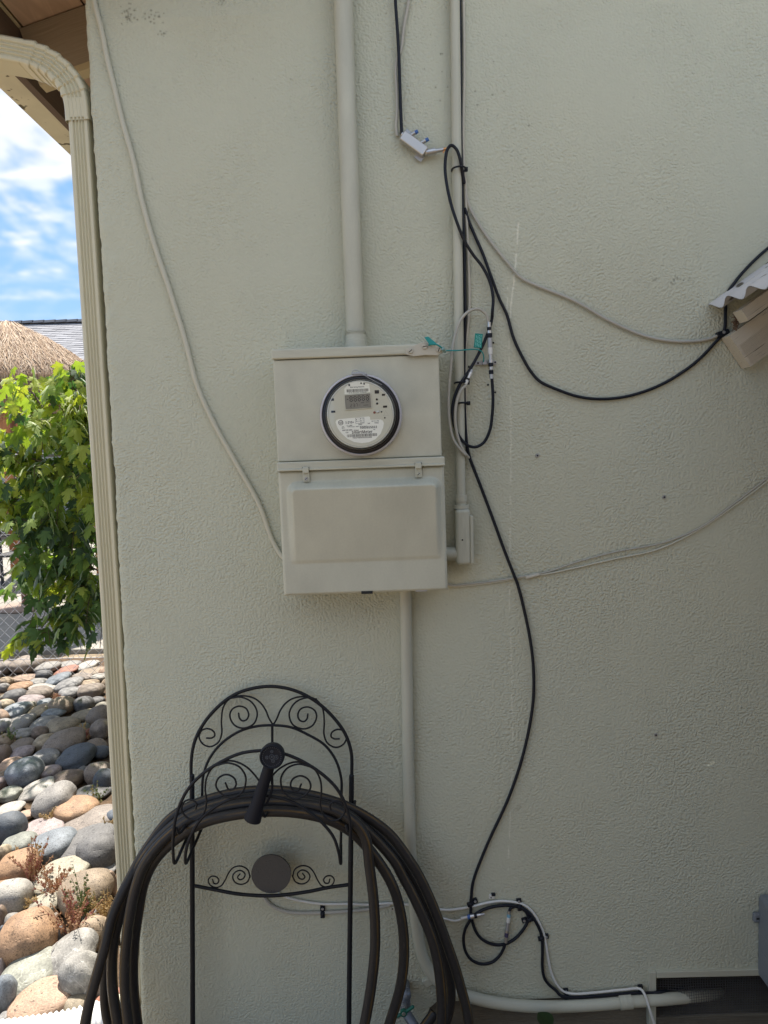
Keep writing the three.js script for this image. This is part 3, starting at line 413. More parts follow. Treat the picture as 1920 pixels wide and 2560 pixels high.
cable('coaxial_cable', [...px(cB, [[490, 560, 0.018], [475, 480, 0.022], [462, 400, 0.028], [440, 290, 0.034], [405, 195, 0.036], [345, 147, 0.037], [305, 190, 0.036], [284, 280, 0.035], [278, 420, 0.035], [300, 600, 0.036], [350, 820, 0.037], [420, 1030, 0.037], [490, 1200, 0.030], [590, 1360, 0.022], [690, 1490, 0.020], [770, 1650, 0.020], [808, 1830, 0.020], [800, 2000, 0.018]]), ...px(cC, [[530, 200, 0.012], [490, 330, 0.016], [420, 480, 0.026], [350, 600, 0.034], [290, 690, 0.041], [248, 800, 0.043], [240, 900, 0.043], [258, 1000, 0.042], [300, 1080, 0.038], [350, 1130, 0.032], [410, 1143, 0.024], [470, 1110, 0.018], [515, 1020, 0.017], [533, 900, 0.018], [538, 780, 0.020], [530, 630, 0.021]])], R6, M.black, 'black coaxial cable looping over the side conduit down to the ground block', 320);
cable('coaxial_cable', [...px(cB, [[500, 850, 0.006], [530, 960, 0.005], [600, 1130, 0.006], [700, 1360, 0.006], [790, 1610, 0.008], [880, 1850, 0.006], [960, 2020, 0.006]]), ...px(cC, [[690, 340], [760, 490], [820, 590], [885, 660]], 0.006), ...px(cD, [[1200, 840], [1250, 857], [1300, 862], [1360, 855], [1430, 830], [1500, 785], [1545, 740]], 0.006), ...px(cI, [[625, 1480], [655, 1380], [662, 1150], [690, 900], [800, 730]], 0.006), ...px(cI, [[900, 605], [1050, 445], [1281, 235], [1500, 60]], 0.006)], R6, M.black, 'black coaxial cable sagging right across the wall to the shed roof');
cable('drop_cable', [...px(cB, [[505, 640], [520, 745], [560, 860], [650, 1020], [750, 1170], [870, 1330], [980, 1460], [1100, 1600], [1200, 1660]], 0.005), ...px(cD, [[1240, 650], [1320, 695], [1400, 728], [1470, 738], [1530, 733], [1553, 724]], 0.005)], 0.0036, M.cableGrey, 'pale grey cable sagging right from the conduit to the shed roof');
cable('drop_cable', [V(P(1158, -40).x, 2.8, 0.005), ...px(cA, [[1003, 0], [1012, 500], [1012, 1000], [1000, 1500]], 0.005), ...px(cB, [[482, 300], [502, 600], [512, 900], [530, 1250], [546, 1700], [545, 1950]], 0.005), ...px(cC, [[355, 250], [340, 400], [338, 650], [338, 900], [352, 1180]], 0.005)], 0.0034, M.cream, 'cream cable running straight down along the right of the side conduit');
cable('jumper_cable', px(cC, [[502, 215, 0.02], [492, 175, 0.022], [470, 148, 0.024], [430, 127, 0.028], [370, 137, 0.036], [310, 192, 0.042], [270, 280, 0.044], [242, 400, 0.044], [226, 560, 0.044], [214, 700, 0.044], [210, 850, 0.045], [220, 980, 0.045], [248, 1090, 0.044], [295, 1160, 0.04], [335, 1200, 0.034]]), 0.0034, M.cableGrey, 'outer pale loop of cable hanging in front of the side conduit', 160);
cable('jumper_cable', px(cC, [[338, 690, 0.042], [310, 715, 0.044], [282, 770, 0.046], [262, 860, 0.047], [262, 980, 0.046], [285, 1090, 0.042], [320, 1170, 0.036], [358, 1220, 0.02]]), 0.0034, M.cableGrey, 'inner pale loop of cable ending in the tilted connector on the side conduit', 110);
cable('wall_cable', [V(0.13, 1.245, 0.012), ...px(cC, [[205, 2166], [400, 2160], [600, 2132], [780, 2100]], 0.004), ...px(cD, [[1180, 1240], [1330, 1207], [1420, 1187], [1510, 1144], [1580, 1097], [1659, 1038], [1720, 985], [1900, 830], [2300, 700]], 0.004)], 0.0022, M.cablePaint, 'lower of two thin painted wires running right from the box bottom');
cable('wall_cable', [V(0.13, 1.248, 0.016), ...px(cC, [[205, 2160], [400, 2150], [600, 2124], [780, 2094]], 0.006), ...px(cD, [[1180, 1236], [1250, 1213], [1330, 1192], [1430, 1173], [1510, 1141], [1580, 1092], [1659, 1031], [1720, 978], [1900, 823], [2300, 690]], 0.005)], 0.0018, M.cableGrey, 'upper of two thin painted wires running right from the box bottom');
cable('white_cable', [...px(cG, [[880, 515], [930, 540], [1050, 570], [1200, 592], [1400, 592]], 0.005), ...px(cH, [[100, 545], [385, 527], [700, 560], [985, 605], [1100, 608], [1330, 575], [1560, 520]], 0.005), ...px(cE, [[700, 292], [880, 300], [1030, 335], [1150, 420], [1250, 570], [1310, 700], [1345, 830], [1380, 1050], [1420, 1250], [1480, 1400], [1580, 1530]], 0.005), ...px(cF, [[690, 640], [800, 635], [950, 620], [1028, 617, 0.012], [1048, 640, 0.026], [1075, 720, 0.037], [1100, 800, 0.036], [1120, 900, 0.036]], 0.009)], 0.0031, M.white, 'white cable clipped along the lower wall from the hose rack to the vent', 260);
cable('painted_cable', px(cG, [[770, 545], [820, 600], [900, 640], [1000, 657], [1200, 657], [1400, 645], [1550, 630], [1700, 600]], 0.005), 0.0044, M.cableGrey, 'painted cable drooping behind the hose rack below the round plate');
cable('white_cable', px(cH, [[880, 690, 0.006], [1040, 717, 0.006], [1150, 742, 0.008], [1270, 716, 0.012]]), 0.0026, M.white, 'short white cable ending in a connector beside the black coil');
// connectors
function fitting(name, list, label, category) { const t = thing(name, label, category); for (const [n, a, b, r, m, k = 14] of list) part(n, cyl(a, b, r, r, k), m, t); return t; }
const along = (a, b, t) => a.clone().lerp(b, t);
{
  const a = P(...cC(508, 222), 0.020), b = P(...cC(527, 640), 0.021), L = t => along(a, b, t);
  const t = fitting('ground_block_connector', [['ferrule', L(0), L(0.09), 0.0046, M.steel], ['band', L(0.09), L(0.14), 0.0054, M.black], ['hex_nut', L(0.15), L(0.2), 0.0062, M.steel, 6], ['band', L(0.2), L(0.27), 0.0066, M.black], ['barrel', L(0.28), L(0.45), 0.0058, M.steelDull], ['label_sleeve', L(0.45), L(0.57), 0.006, M.white], ['neck', L(0.57), L(0.66), 0.0046, M.steel], ['hex_nut', L(0.66), L(0.72), 0.0066, M.steel, 6], ['band', L(0.72), L(0.78), 0.006, M.black], ['hex_nut', L(0.79), L(0.84), 0.0062, M.steel, 6], ['band', L(0.85), L(0.92), 0.0056, M.black], ['ferrule', L(0.92), L(1), 0.0046, M.steel]], 'upright chain of metal coaxial connectors beside the side conduit', 'connector');
  const q = P(...cC(487, 520), 0.012); part('bracket', [box(q.x - 0.026, q.x + 0.026, q.y - 0.0045, q.y + 0.0045, 0.001, 0.004, 0.001), box(q.x - 0.008, q.x + 0.002, q.y - 0.005, q.y + 0.006, 0.003, 0.013, 0.001)], M.steelDull, t);
  part('screw', new THREE.SphereGeometry(0.0024, 10, 6).translate(q.x - 0.018, q.y, 0.005), M.dark, t); part('screw', new THREE.SphereGeometry(0.002, 10, 6).translate(q.x + 0.023, q.y + 0.001, 0.0045), M.dark, t);
  const c = P(...cC(384, 575), 0.034), d = P(...cC(336, 680), 0.042), K = t => along(c, d, t);
  fitting('coaxial_connector', [['tip', K(0), K(0.2), 0.0034, M.steelDull], ['hex_nut', K(0.2), K(0.34), 0.0052, M.steel, 6], ['barrel', K(0.34), K(0.6), 0.0042, M.steel], ['band', K(0.6), K(0.72), 0.0046, M.black], ['ferrule', K(0.72), K(1), 0.004, M.white]], 'tilted metal connector leaning on the side conduit behind the loops', 'connector');
  const e = P(...cE(848, 425), 0.010), g = P(...cE(796, 862), 0.013), J = t => along(e, g, t);
  fitting('coaxial_connector', [['ferrule', J(0), J(0.1), 0.0044, M.steel], ['band', J(0.1), J(0.2), 0.0046, mat(0.2, 0.4, 0.5, 0.5)], ['barrel', J(0.2), J(0.36), 0.0048, M.white], ['neck', J(0.36), J(0.6), 0.0046, M.steelDull], ['hex_nut', J(0.6), J(0.68), 0.006, M.steel, 6], ['band', J(0.68), J(0.82), 0.005, mat(0.05, 0.04, 0.09, 0.5)], ['ferrule', J(0.82), J(1), 0.0045, M.steel]], 'upright metal connector inside the black cable coil near the footing', 'connector');
  const m = P(...cE(180, 530), 0.013), n = P(...cE(505, 470), 0.016), Q = t => along(m, n, t);
  fitting('coaxial_connector', [['boot', Q(0), Q(0.28), 0.0034, M.white], ['band', Q(0.28), Q(0.40), 0.0055, M.blue], ['hex_nut', Q(0.40), Q(0.56), 0.0066, M.steel, 6], ['band', Q(0.56), Q(0.68), 0.0062, M.black], ['barrel', Q(0.68), Q(0.84), 0.0046, M.steel], ['tip', Q(0.84), Q(1), 0.0034, M.steelDull]], 'open metal connector pointing right across the black cable coil', 'connector');
}
{ // splitter hanging on the cables
  const a = P(...cA(255, 1625), 0.014), b = P(...cA(560, 1845), 0.016), s = thing('cable_splitter', 'silver metal coaxial splitter dangling tilted above the meter box', 'splitter', along(a, b, 0.5));
  s.rotation.z = Math.atan2(b.y - a.y, b.x - a.x); const L = a.distanceTo(b) / 2;
  part('body', box(-L * 0.92, L * 0.92, -0.0125, 0.0105, -0.010, 0.011, 0.003), mat(0.52, 0.5, 0.47, 0.38, { metalness: 0.75 }), s);
  part('mounting_flange', [box(-L * 0.98, -L * 0.55, -0.002, 0.0215, -0.010, -0.006, 0.001), box(L * 0.45, L * 0.98, -0.021, -0.004, -0.010, -0.006, 0.001)], M.steelDull, s);
  for (const x of [-0.018, 0.012]) { const p = part('port', [cyl(V(x, 0.009, 0.002), V(x + 0.006, 0.021, 0.004), 0.0048, 0.0045, 12)], M.steel, s); part('port_cap', cyl(V(x + 0.006, 0.021, 0.004), V(x + 0.0095, 0.0275, 0.005), 0.0046, 0.0042, 12), M.blue, p); }
  part('inlet', [cyl(V(-L * 1.02, 0.003, -0.002), V(-L * 0.8, 0.003, -0.002), 0.0052), cyl(V(-L * 1.25, 0.011, -0.006), V(-L * 0.95, 0.006, -0.006), 0.0044)], M.steel, s);
  const o = part('outlet', [cyl(V(L * 0.9, 0.001, 0), V(L * 1.02, 0.003, 0), 0.0078, 0.0078, 6), cyl(V(L * 1.02, 0.003, 0), V(L * 1.38, 0.016, 0.001), 0.0080, 0.0082, 14), cyl(V(L * 1.38, 0.016, 0.001), V(L * 1.75, 0.029, 0.002), 0.005, 0.0042, 14)], M.steel, s);
  part('copper_tip', [cyl(V(L * 1.75, 0.029, 0.002), V(L * 1.92, 0.035, 0.003), 0.0042, 0.0036, 12), cyl(V(L * 1.85, 0.032, 0.003), V(L * 1.86, 0.022, 0.004), 0.0013)], M.copper, o);
}
// cable ties and clips
function tie(label, p, rx, rz, rot = 0) { const g = new THREE.TorusGeometry(1, 0.09, 6, 28).scale(rx, rz, rx * 0.5 + rz * 0.5); const t = thing('cable_tie', label, 'cable tie', p); const l = new THREE.TorusGeometry(1, 0.001, 4, 32); const pts = []; for (let i = 0; i < 28; i++) { const a = i / 28 * Math.PI * 2; pts.push(V(Math.cos(a) * rx, Math.sin(rot) * Math.cos(a) * rx, Math.sin(a) * rz)); } part('strap', tube(pts, 0.0022, 56, 6, true), M.black, t); part('head', box(rx - 0.004, rx + 0.004, -0.005, 0.004, -0.003, 0.006, 0.001), M.black, t); return t; }
tie('black cable tie round the side conduit just under the cable loop top', P(1147, 424, 0.022), 0.0165, 0.020, 0.02);
tie('black cable tie below the tilted connector on the side conduit', P(1153, 957, 0.024), 0.0155, 0.022);
tie('lowest black cable tie round the side conduit above the cable bend', P(1158, 1008, 0.022), 0.0125, 0.020);
function clip(px_, py_, label, ang = 0, flip = 1) { const p = P(px_, py_, 0); const t = thing('cable_clip', label, 'cable clip', V(p.x, p.y, 0), 'cable clips along the lower wall'); t.rotation.z = ang; part('tab', box(-0.0062, 0.0062, 0.0, 0.014, -0.002, 0.006, 0.0012), M.black, t); part('hoop', new THREE.TorusGeometry(0.0065, 0.0022, 6, 16, Math.PI).rotateY(Math.PI / 2).rotateX(Math.PI / 2).scale(2.1, 1, 1.2).rotateZ(0).translate(0, -0.0055, 0.0035), M.black, t); part('strap', box(-0.0055, 0.0055, -0.014, 0.001, 0.006, 0.0118, 0.0015), M.black, t); part('screw', cyl(V(0, 0.0078, 0.005), V(0, 0.0078, 0.0078), 0.0036, 0.003, 14), M.steelDull, t); return t; }
clip(1180, 2253, 'black cable clip holding the long black cable above the coil', -1.2);
clip(1297, 2258, 'black cable clip on the white cable above the coil', 0.05);
clip(1317, 2296, 'black cable clip at the right end of the coil', 1.9);
clip(1357, 2340, 'black cable clip half way down the step of white and black cables', -1.45);
clip(1414, 2482, 'black cable clip at the bottom of the cable step near the footing', 0.02);
clip(1600, 2474, 'black cable clip beside the vent frame', 0.02);
clip(807, 2276, 'black cable clip behind the hose rack right of the round plate', 0.0);
{ const p = P(1806, 834, 0.004), t = thing('cable_clip', 'black cable clip with screw below the shed roof edge', 'cable clip', V(p.x, p.y, 0), 'cable clips along the lower wall'); const s = box(-0.015, 0.015, -0.006, 0.007, -0.002, 0.012, 0.003); s.rotateZ(0.3); part('tab', s, M.black, t); part('screw', cyl(V(0, 0.002, 0.011), V(0, 0.002, 0.0135), 0.004, 0.0034, 14), M.steelDull, t); }
{ const p = P(1230, 2238), t = thing('cable_anchor', 'broken white plastic cable anchor on the wall above the coil', 'anchor', V(p.x, p.y, 0)); part('plate', box(-0.008, 0.006, -0.008, 0.003, -0.002, 0.004, 0.0015), M.white, t); part('stub', box(-0.002, 0.008, 0.001, 0.007, -0.002, 0.007, 0.001), M.black, t); part('hole', cyl(V(-0.003, -0.004, 0.003), V(-0.003, -0.004, 0.0046), 0.0018), M.dark, t); }
{ const p = P(981, 2268), t = thing('cable_anchor', 'small pale plastic cable anchor beside the right strands of the hose', 'anchor', V(p.x, p.y, 0)); part('plate', box(-0.006, 0.006, -0.008, 0.003, -0.002, 0.004, 0.0015), M.cream, t); part('hole', cyl(V(0, -0.002, 0.003), V(0, -0.002, 0.0046), 0.0018), M.dark, t); }
for (const [x, y, l] of [[1343, 1139, 'small screw in the bare wall right of the cable loops'], [1639, 1837, 'small rusty screw head low on the bare right wall'], [1660, 1243, 'small filled screw head on the wall above the thin wires']]) { const p = P(x, y), t = thing('wall_screw', l, 'screw', V(p.x, p.y, 0)); part('head', cyl(V(0, 0, -0.002), V(0, 0, 0.003), 0.0052, 0.004, 14), M.steelDull, t); part('recess', cyl(V(0, 0, 0.0028), V(0, 0, 0.0034), 0.0022), M.dark, t); }
{ // screw holes left in the wall, each a short dark plug
  let i = 0; for (const [x, y] of [[1233, 857], [1220, 962], [1238, 981], [1160, 108], [1172, 917]]) { const p = P(x, y); solo('wall_plug', cyl(V(p.x, p.y, -0.004), V(p.x, p.y, 0.0022), 0.0026, 0.0022, 12), M.dark, ['dark wall plug right of the upright connectors, upper', 'dark wall plug left of the cable below the connectors', 'dark wall plug right of the cable below the connectors', 'dark cable-tie stub high on the side conduit', 'dark tie stub beside the tilted connector'][i++], 'wall plug'); } }
// plastic seals
{ const t = thing('plastic_seal', 'teal plastic seal tag with lettering beside the upright connectors', 'seal'); const c = P(...cC(430, 360), 0.03); const cv = document.createElement('canvas'); cv.width = 128; cv.height = 224; const k = cv.getContext('2d'); k.fillStyle = '#0e8379'; k.fillRect(0, 0, 128, 224); k.fillStyle = '#9fe0d8'; for (let i = 0; i < 4; i++) for (let y = 20; y < 200; y += 11) { if ((y * 7 + i * 13) % 5) k.fillRect(18 + i * 26, y, 12, 6); } const tx = new THREE.CanvasTexture(cv); tx.colorSpace = THREE.SRGBColorSpace;
  const g = box(-0.0095, 0.0095, -0.0165, 0.0165, -0.0012, 0.0012, 0.001); const o = part('flag', g, new THREE.MeshStandardMaterial({ map: tx, roughness: 0.45 }), t); o.position.copy(c); o.rotation.set(0.1, 0.15, -0.1);
  part('strap', tube([P(...cC(190, 432), 0.05), P(...cC(260, 432), 0.06), P(...cC(350, 426), 0.046), P(...cC(420, 424), 0.03), P(...cC(455, 440), 0.026), P(...cC(470, 475), 0.022), P(...cC(467, 515), 0.016)], 0.0016, 60, 6), M.teal, t); }
{ const t = thing('plastic_seal', 'teal plastic seal threaded through the bracket on the box top corner', 'seal'); const s = new THREE.Shape(); const q = [[35, 335], [60, 330], [118, 378], [112, 392], [70, 385]].map(p => P(...cC(p[0], p[1]), 0.13)); q.forEach((p, i) => i ? s.lineTo(p.x, p.y) : s.moveTo(p.x, p.y)); part('flag', new THREE.ExtrudeGeometry(s, { depth: 0.002, bevelEnabled: true, bevelSize: 0.0006, bevelThickness: 0.0005, bevelSegments: 1 }).translate(0, 0, 0.128), M.teal, t);
  part('strap', tube([P(...cC(62, 392), 0.124), P(...cC(110, 383), 0.131), P(...cC(145, 400), 0.13), P(...cC(180, 432), 0.11), P(...cC(190, 434), 0.07)], 0.0018, 40, 6), M.teal, t); part('lock', cyl(P(...cC(166, 415), 0.128), P(...cC(184, 440), 0.118), 0.0045, 0.004, 12), mat(0.2, 0.32, 0.3, 0.3), t); }
{ const a = P(...cC(780, 2108), 0.005), b = P(...cC(880, 2082), 0.005); solo('wire_sleeve', cyl(a, b, 0.0045, 0.0045, 10), M.cream, 'short pale sleeve binding the two thin wires', 'sleeve'); }

// ---------------------------------------------------------------- shed roof at the right
{
  const t = thing('shed_roof', 'white corrugated sheet roof corner of a lean-to at the right', 'shed roof');
  const a = P(1768, 762, 0.0), sl = 0.60, x0 = a.x, y0 = a.y, L = 2.6, D = 2.3;
  const nx = 40, nz = 240, pos = [], uv = [], idx = []; const X = V(Math.cos(sl), Math.sin(sl), 0), Y = V(-Math.sin(sl), Math.cos(sl), 0);
  for (let side = 0; side < 2; side++) for (let j = 0; j <= nz; j++) for (let i = 0; i <= nx; i++) { const u = i / nx * L, z = 0.004 + j / nz * D, h = -0.010 + 0.010 * Math.cos((z - 0.004) / 0.098 * Math.PI * 2) - side * 0.002 + 0.002 * n2(z * 9, u * 3); pos.push(x0 + X.x * u + Y.x * h, y0 + X.y * u + Y.y * h, z); uv.push(u * 0.8, z * 0.8); }
  const st = (nz + 1) * (nx + 1); for (let side = 0; side < 2; side++) for (let j = 0; j < nz; j++) for (let i = 0; i < nx; i++) { const p = side * st + j * (nx + 1) + i, q = p + nx + 2; side ? idx.push(p, p + 1, q, p, q, p + nx + 1) : idx.push(p, q, p + 1, p, p + nx + 1, q); }
  for (let j = 0; j < nz; j++) { const p = j * (nx + 1), q = p + nx + 1; idx.push(p, p + st, q + st, p, q + st, q); }
  const g = new THREE.BufferGeometry(); g.setAttribute('position', new THREE.Float32BufferAttribute(pos, 3)); g.setAttribute('uv', new THREE.Float32BufferAttribute(uv, 2)); g.setIndex(idx); g.computeVertexNormals();
  part('corrugated_sheet', g, M.sheet, t);
  const beam = (pxx, pyy, z0, z1, h, len, m, name) => { const p = P(pxx, pyy, z0), b = new THREE.BoxGeometry(len, h, z1 - z0, 1, 1, 1).translate(len / 2, -h / 2, (z1 - z0) / 2); b.rotateZ(sl); b.translate(p.x, p.y, z0); return part(name, b, m, t); };
  const rf = beam(1803, 846, 0.004, 0.046, 0.088, 2.5, M.shedPaint, 'rafter');
  // combed grooves on the rafter face
  const p = P(1803, 846, 0.046); for (let i = 0; i < 16; i++) { const gb = box(0.006, 0.20, -0.0875 + i * 0.0036, -0.0875 + i * 0.0036 + 0.0016, 0, 0.0012); gb.rotateZ(sl); const q0 = P(1803, 846, 0.004); gb.translate(q0.x, q0.y, 0.0462); part('comb_ridge', gb, M.shedPaint, rf); }
  beam(1832, 782, 0.06, 0.10, 0.030, 2.4, M.shedPaint, 'batten'); for (const z of [0.75, 1.40, 2.2]) { const b = new THREE.BoxGeometry(2.4, 0.09, 0.04).translate(1.2, -0.045 - 0.024, 0); b.rotateZ(sl); b.translate(x0 + 0.04, y0 + 0.03, z + 0.02); part('rafter', b, M.shedPaint, t); }
  for (const z of [0.77, 2.22]) { part('post', box(x0 + 0.12, x0 + 0.20, -0.05, y0 + 0.02, z - 0.04, z + 0.04, 0.004), M.shedPaint, t); part('post', box(x0 + 1.9, x0 + 1.98, -0.05, y0 + 1.18, z - 0.04, z + 0.04, 0.004), M.shedPaint, t); }
  const R = rng(5), deb = []; for (let i = 0; i < 60; i++) { const c = P(...cI(790 + R() * 60, 1210 + R() * 210), 0.03 + R() * 0.025), d = V(R() - 0.5, R() - 0.5, R() - 0.5).normalize().multiplyScalar(0.005 + R() * 0.007); deb.push(cyl(c.clone().sub(d), c.clone().add(d), 0.0008, 0.0006, 4)); }
  solo('leaf_litter', deb, mat(0.16, 0.10, 0.06, 0.9), 'brown tangle of dead leaf litter stuck between shed rafter and wall', 'leaf litter');
}
// ---------------------------------------------------------------- utility cabinet at the right edge
{
  const a = P(1898, 2232, 0.0), b = P(1893, 2436, 0.0), t = thing('utility_enclosure', 'grey plastic utility enclosure at the lower right edge of the wall', 'enclosure', V(a.x, b.y, 0)); const H = a.y - b.y, m = mat(0.17, 0.185, 0.20, 0.5, { bumpMap: fineBump, bumpScale: 0.0004 });
  part('box', box(-0.004, 0.26, 0, H, -0.002, 0.075, 0.012), m, t); part('lid', box(0.004, 0.252, 0.012, H - 0.01, 0.0755, 0.092, 0.006), m, t);
  part('mounting_ear', [box(-0.018, 0.004, H * 0.66, H * 0.66 + 0.026, -0.002, 0.012, 0.006)], m, t); part('ear_hole', box(-0.012, -0.003, H * 0.66 + 0.011, H * 0.66 + 0.0155, 0.0105, 0.0124), M.dark, t);
  for (let i = 0; i < 4; i++) part('rib', box(-0.0045, 0.02, H * (0.12 + 0.22 * i), H * (0.12 + 0.22 * i) + 0.006, 0.02, 0.0768, 0.002), m, t);
}

// ---------------------------------------------------------------- hose rack
const rA = (x, y) => [400 + x / 3.19, 1680 + y / 3.19], rB = (x, y) => [400 + x / 2.9625, 2060 + y / 2.9625];
const rackZ = (x, y) => 0.018 + clamp((y - 1713) / 850) * 0.075;
const frontZ = (x, y) => 0.185 + clamp((y - 1860) / 300) * 0.02;
{
  const t = thing('hose_rack', 'black wrought-iron hose rack with scrollwork leaning on the wall', 'hose rack');
  const rod = (name, list, f, z, r, seg) => part(name, capped(px(f, list, z), r, seg ?? list.length * 8, 8), M.iron, t);
  const arch = [[250, 900], [250, 700], [275, 560], [330, 440], [430, 310], [560, 200], [700, 140], [890, 115], [1080, 150], [1250, 240], [1390, 370], [1480, 500], [1525, 640], [1530, 800], [1528, 900]];
  rod('outer_arch', arch, rA, rackZ, 0.0042, 150);
  for (const [a, b] of [[[480, 1940], [482, 2600]], [[879, 1940], [872, 2600]]]) { const p = P(a[0], a[1], rackZ(...a)), q = P(b[0], b[1], rackZ(...b)); const foot = V(q.x + (q.x - p.x) * 0.15, -0.02, q.z + 0.02); part('leg', capped([p, P((a[0] + b[0]) / 2, 2270, rackZ(0, 2270)), q, foot], 0.0062, 40, 10), M.iron, t); }
  rod('inner_arch', [[335, 990], [345, 830], [390, 700], [480, 580], [620, 480], [760, 435], [890, 425], [1040, 440], [1180, 500], [1310, 580], [1400, 700], [1445, 850], [1447, 1000], [1445, 1250], [1440, 1400]], rA, rackZ, 0.0033, 150);
  rod('centre_rod', [[895, 430], [895, 600], [893, 890]], rA, rackZ, 0.0033);
  const mir = (l, s) => l.map(p => [s - p[0], p[1] + 6]);
  const s1 = [[895, 412], [870, 370], [840, 300], [800, 245], [740, 205], [640, 190], [555, 215], [505, 280], [490, 390], [492, 490], [465, 560], [400, 595], [340, 572], [312, 515], [335, 465], [385, 452], [428, 475], [436, 508], [412, 526], [372, 527]];
  const s2 = [[560, 210], [640, 200], [720, 232], [765, 290], [775, 345], [745, 415], [660, 448], [590, 420], [557, 350], [575, 298], [630, 273], [685, 290], [707, 340], [690, 380], [655, 388], [633, 365], [627, 330]];
  for (const [m] of [[0], [1]]) { rod('scroll', m ? mir(s1, 1800) : s1, rA, rackZ, 0.0022, 200); rod('scroll', m ? mir(s2, 1806) : s2, rA, (x, y) => rackZ(x, y) + 0.003, 0.0022, 180); }
  // cradle in front
  rod('cradle_arch', [[240, 1262, 0.10], [180, 1400, 0.15], [118, 1525, 0.19], [104, 1420, 0.2], [108, 1280, 0.205], [120, 1190, 0.205], [150, 1080, 0.2], [220, 940, 0.2], [330, 820, 0.2], [480, 720, 0.2], [640, 650, 0.2], [790, 628, 0.2], [890, 630, 0.2], [1000, 655, 0.2], [1150, 720, 0.2], [1300, 820, 0.2], [1410, 930, 0.2], [1480, 1060, 0.2], [1512, 1180, 0.2], [1518, 1400, 0.2], [1519, 1500, 0.2]], rA, frontZ, 0.0037, 240);
  rod('cradle_rim', [[337, 1236, 0.06], [270, 1390, 0.12], [205, 1525, 0.19], [205, 1440, 0.2], [232, 1340, 0.2], [320, 1180, 0.2], [450, 1070, 0.2], [570, 1012, 0.2], [700, 990, 0.2], [870, 988, 0.2], [1040, 1030, 0.2], [1180, 1110, 0.2], [1300, 1210, 0.2], [1385, 1320, 0.2], [1425, 1440, 0.2], [1440, 1525, 0.19], [1443, 1450, 0.12], [1443, 1380, 0.07]], rA, frontZ, 0.0036, 230);
  const f1 = [[800, 885], [770, 840], [700, 765], [620, 720], [540, 708], [430, 752], [375, 835], [360, 925], [370, 1040], [345, 1130], [290, 1175], [215, 1160], [172, 1095], [195, 1035], [248, 1018], [292, 1050], [285, 1090]];
  const f2 = [[450, 745], [540, 725], [630, 755], [678, 820], [685, 870], [660, 950], [580, 1000], [495, 975], [447, 910], [468, 845], [530, 818], [590, 845], [607, 895], [585, 933], [548, 937], [522, 885]];
  for (const m of [0, 1]) { const q = l => m ? l.map(p => [1648 - p[0], p[1] + 10]) : l; rod('scroll', q(f1), rA, 0.2, 0.0022, 190); rod('scroll', q(f2), rA, 0.203, 0.0022, 170); }
  // tie rods between wall frame and cradle, under the hose
  for (const [x, y] of [[830, 1150], [145, 1285], [1500, 1270]]) { const b = P(...rA(x, y), 0.2); part('cradle_bar', capped([V(b.x + 0.01, b.y - 0.004, 0.05), b, V(b.x - 0.004, b.y + 0.012, 0.2)], 0.0036, 20, 8), M.iron, t); }
  // lower rail with disc and small scrolls
  rod('lower_rail', [[245, 455], [400, 485], [560, 515], [700, 528], [830, 531], [960, 520], [1100, 500], [1250, 470], [1395, 450]], rB, (x, y) => rackZ(x, y), 0.0043);
  const q = P(...rB(822, 376), 0.06); part('round_plate', [cyl(V(q.x, q.y, 0.052), V(q.x, q.y, 0.058), 0.0485, 0.0485, 56)], M.ironPlate, t);
  const g1 = [[666, 395], [650, 340], [600, 312], [545, 322], [510, 360], [480, 420], [450, 460], [410, 470], [370, 450], [358, 415], [380, 388], [415, 390], [436, 415], [425, 440], [400, 440], [390, 412]];
  const g2 = [[668, 385], [645, 430], [600, 447], [555, 430], [538, 390], [560, 355], [600, 345], [630, 372], [615, 405], [590, 412], [575, 395], [592, 370]];
  for (const m of [0, 1]) { const w = l => m ? l.map(p => [1648 - p[0], p[1] - 3]) : l; rod('scroll', w(g1), rB, 0.057, 0.0018, 150); rod('scroll', w(g2), rB, 0.057, 0.0018, 130); }
}
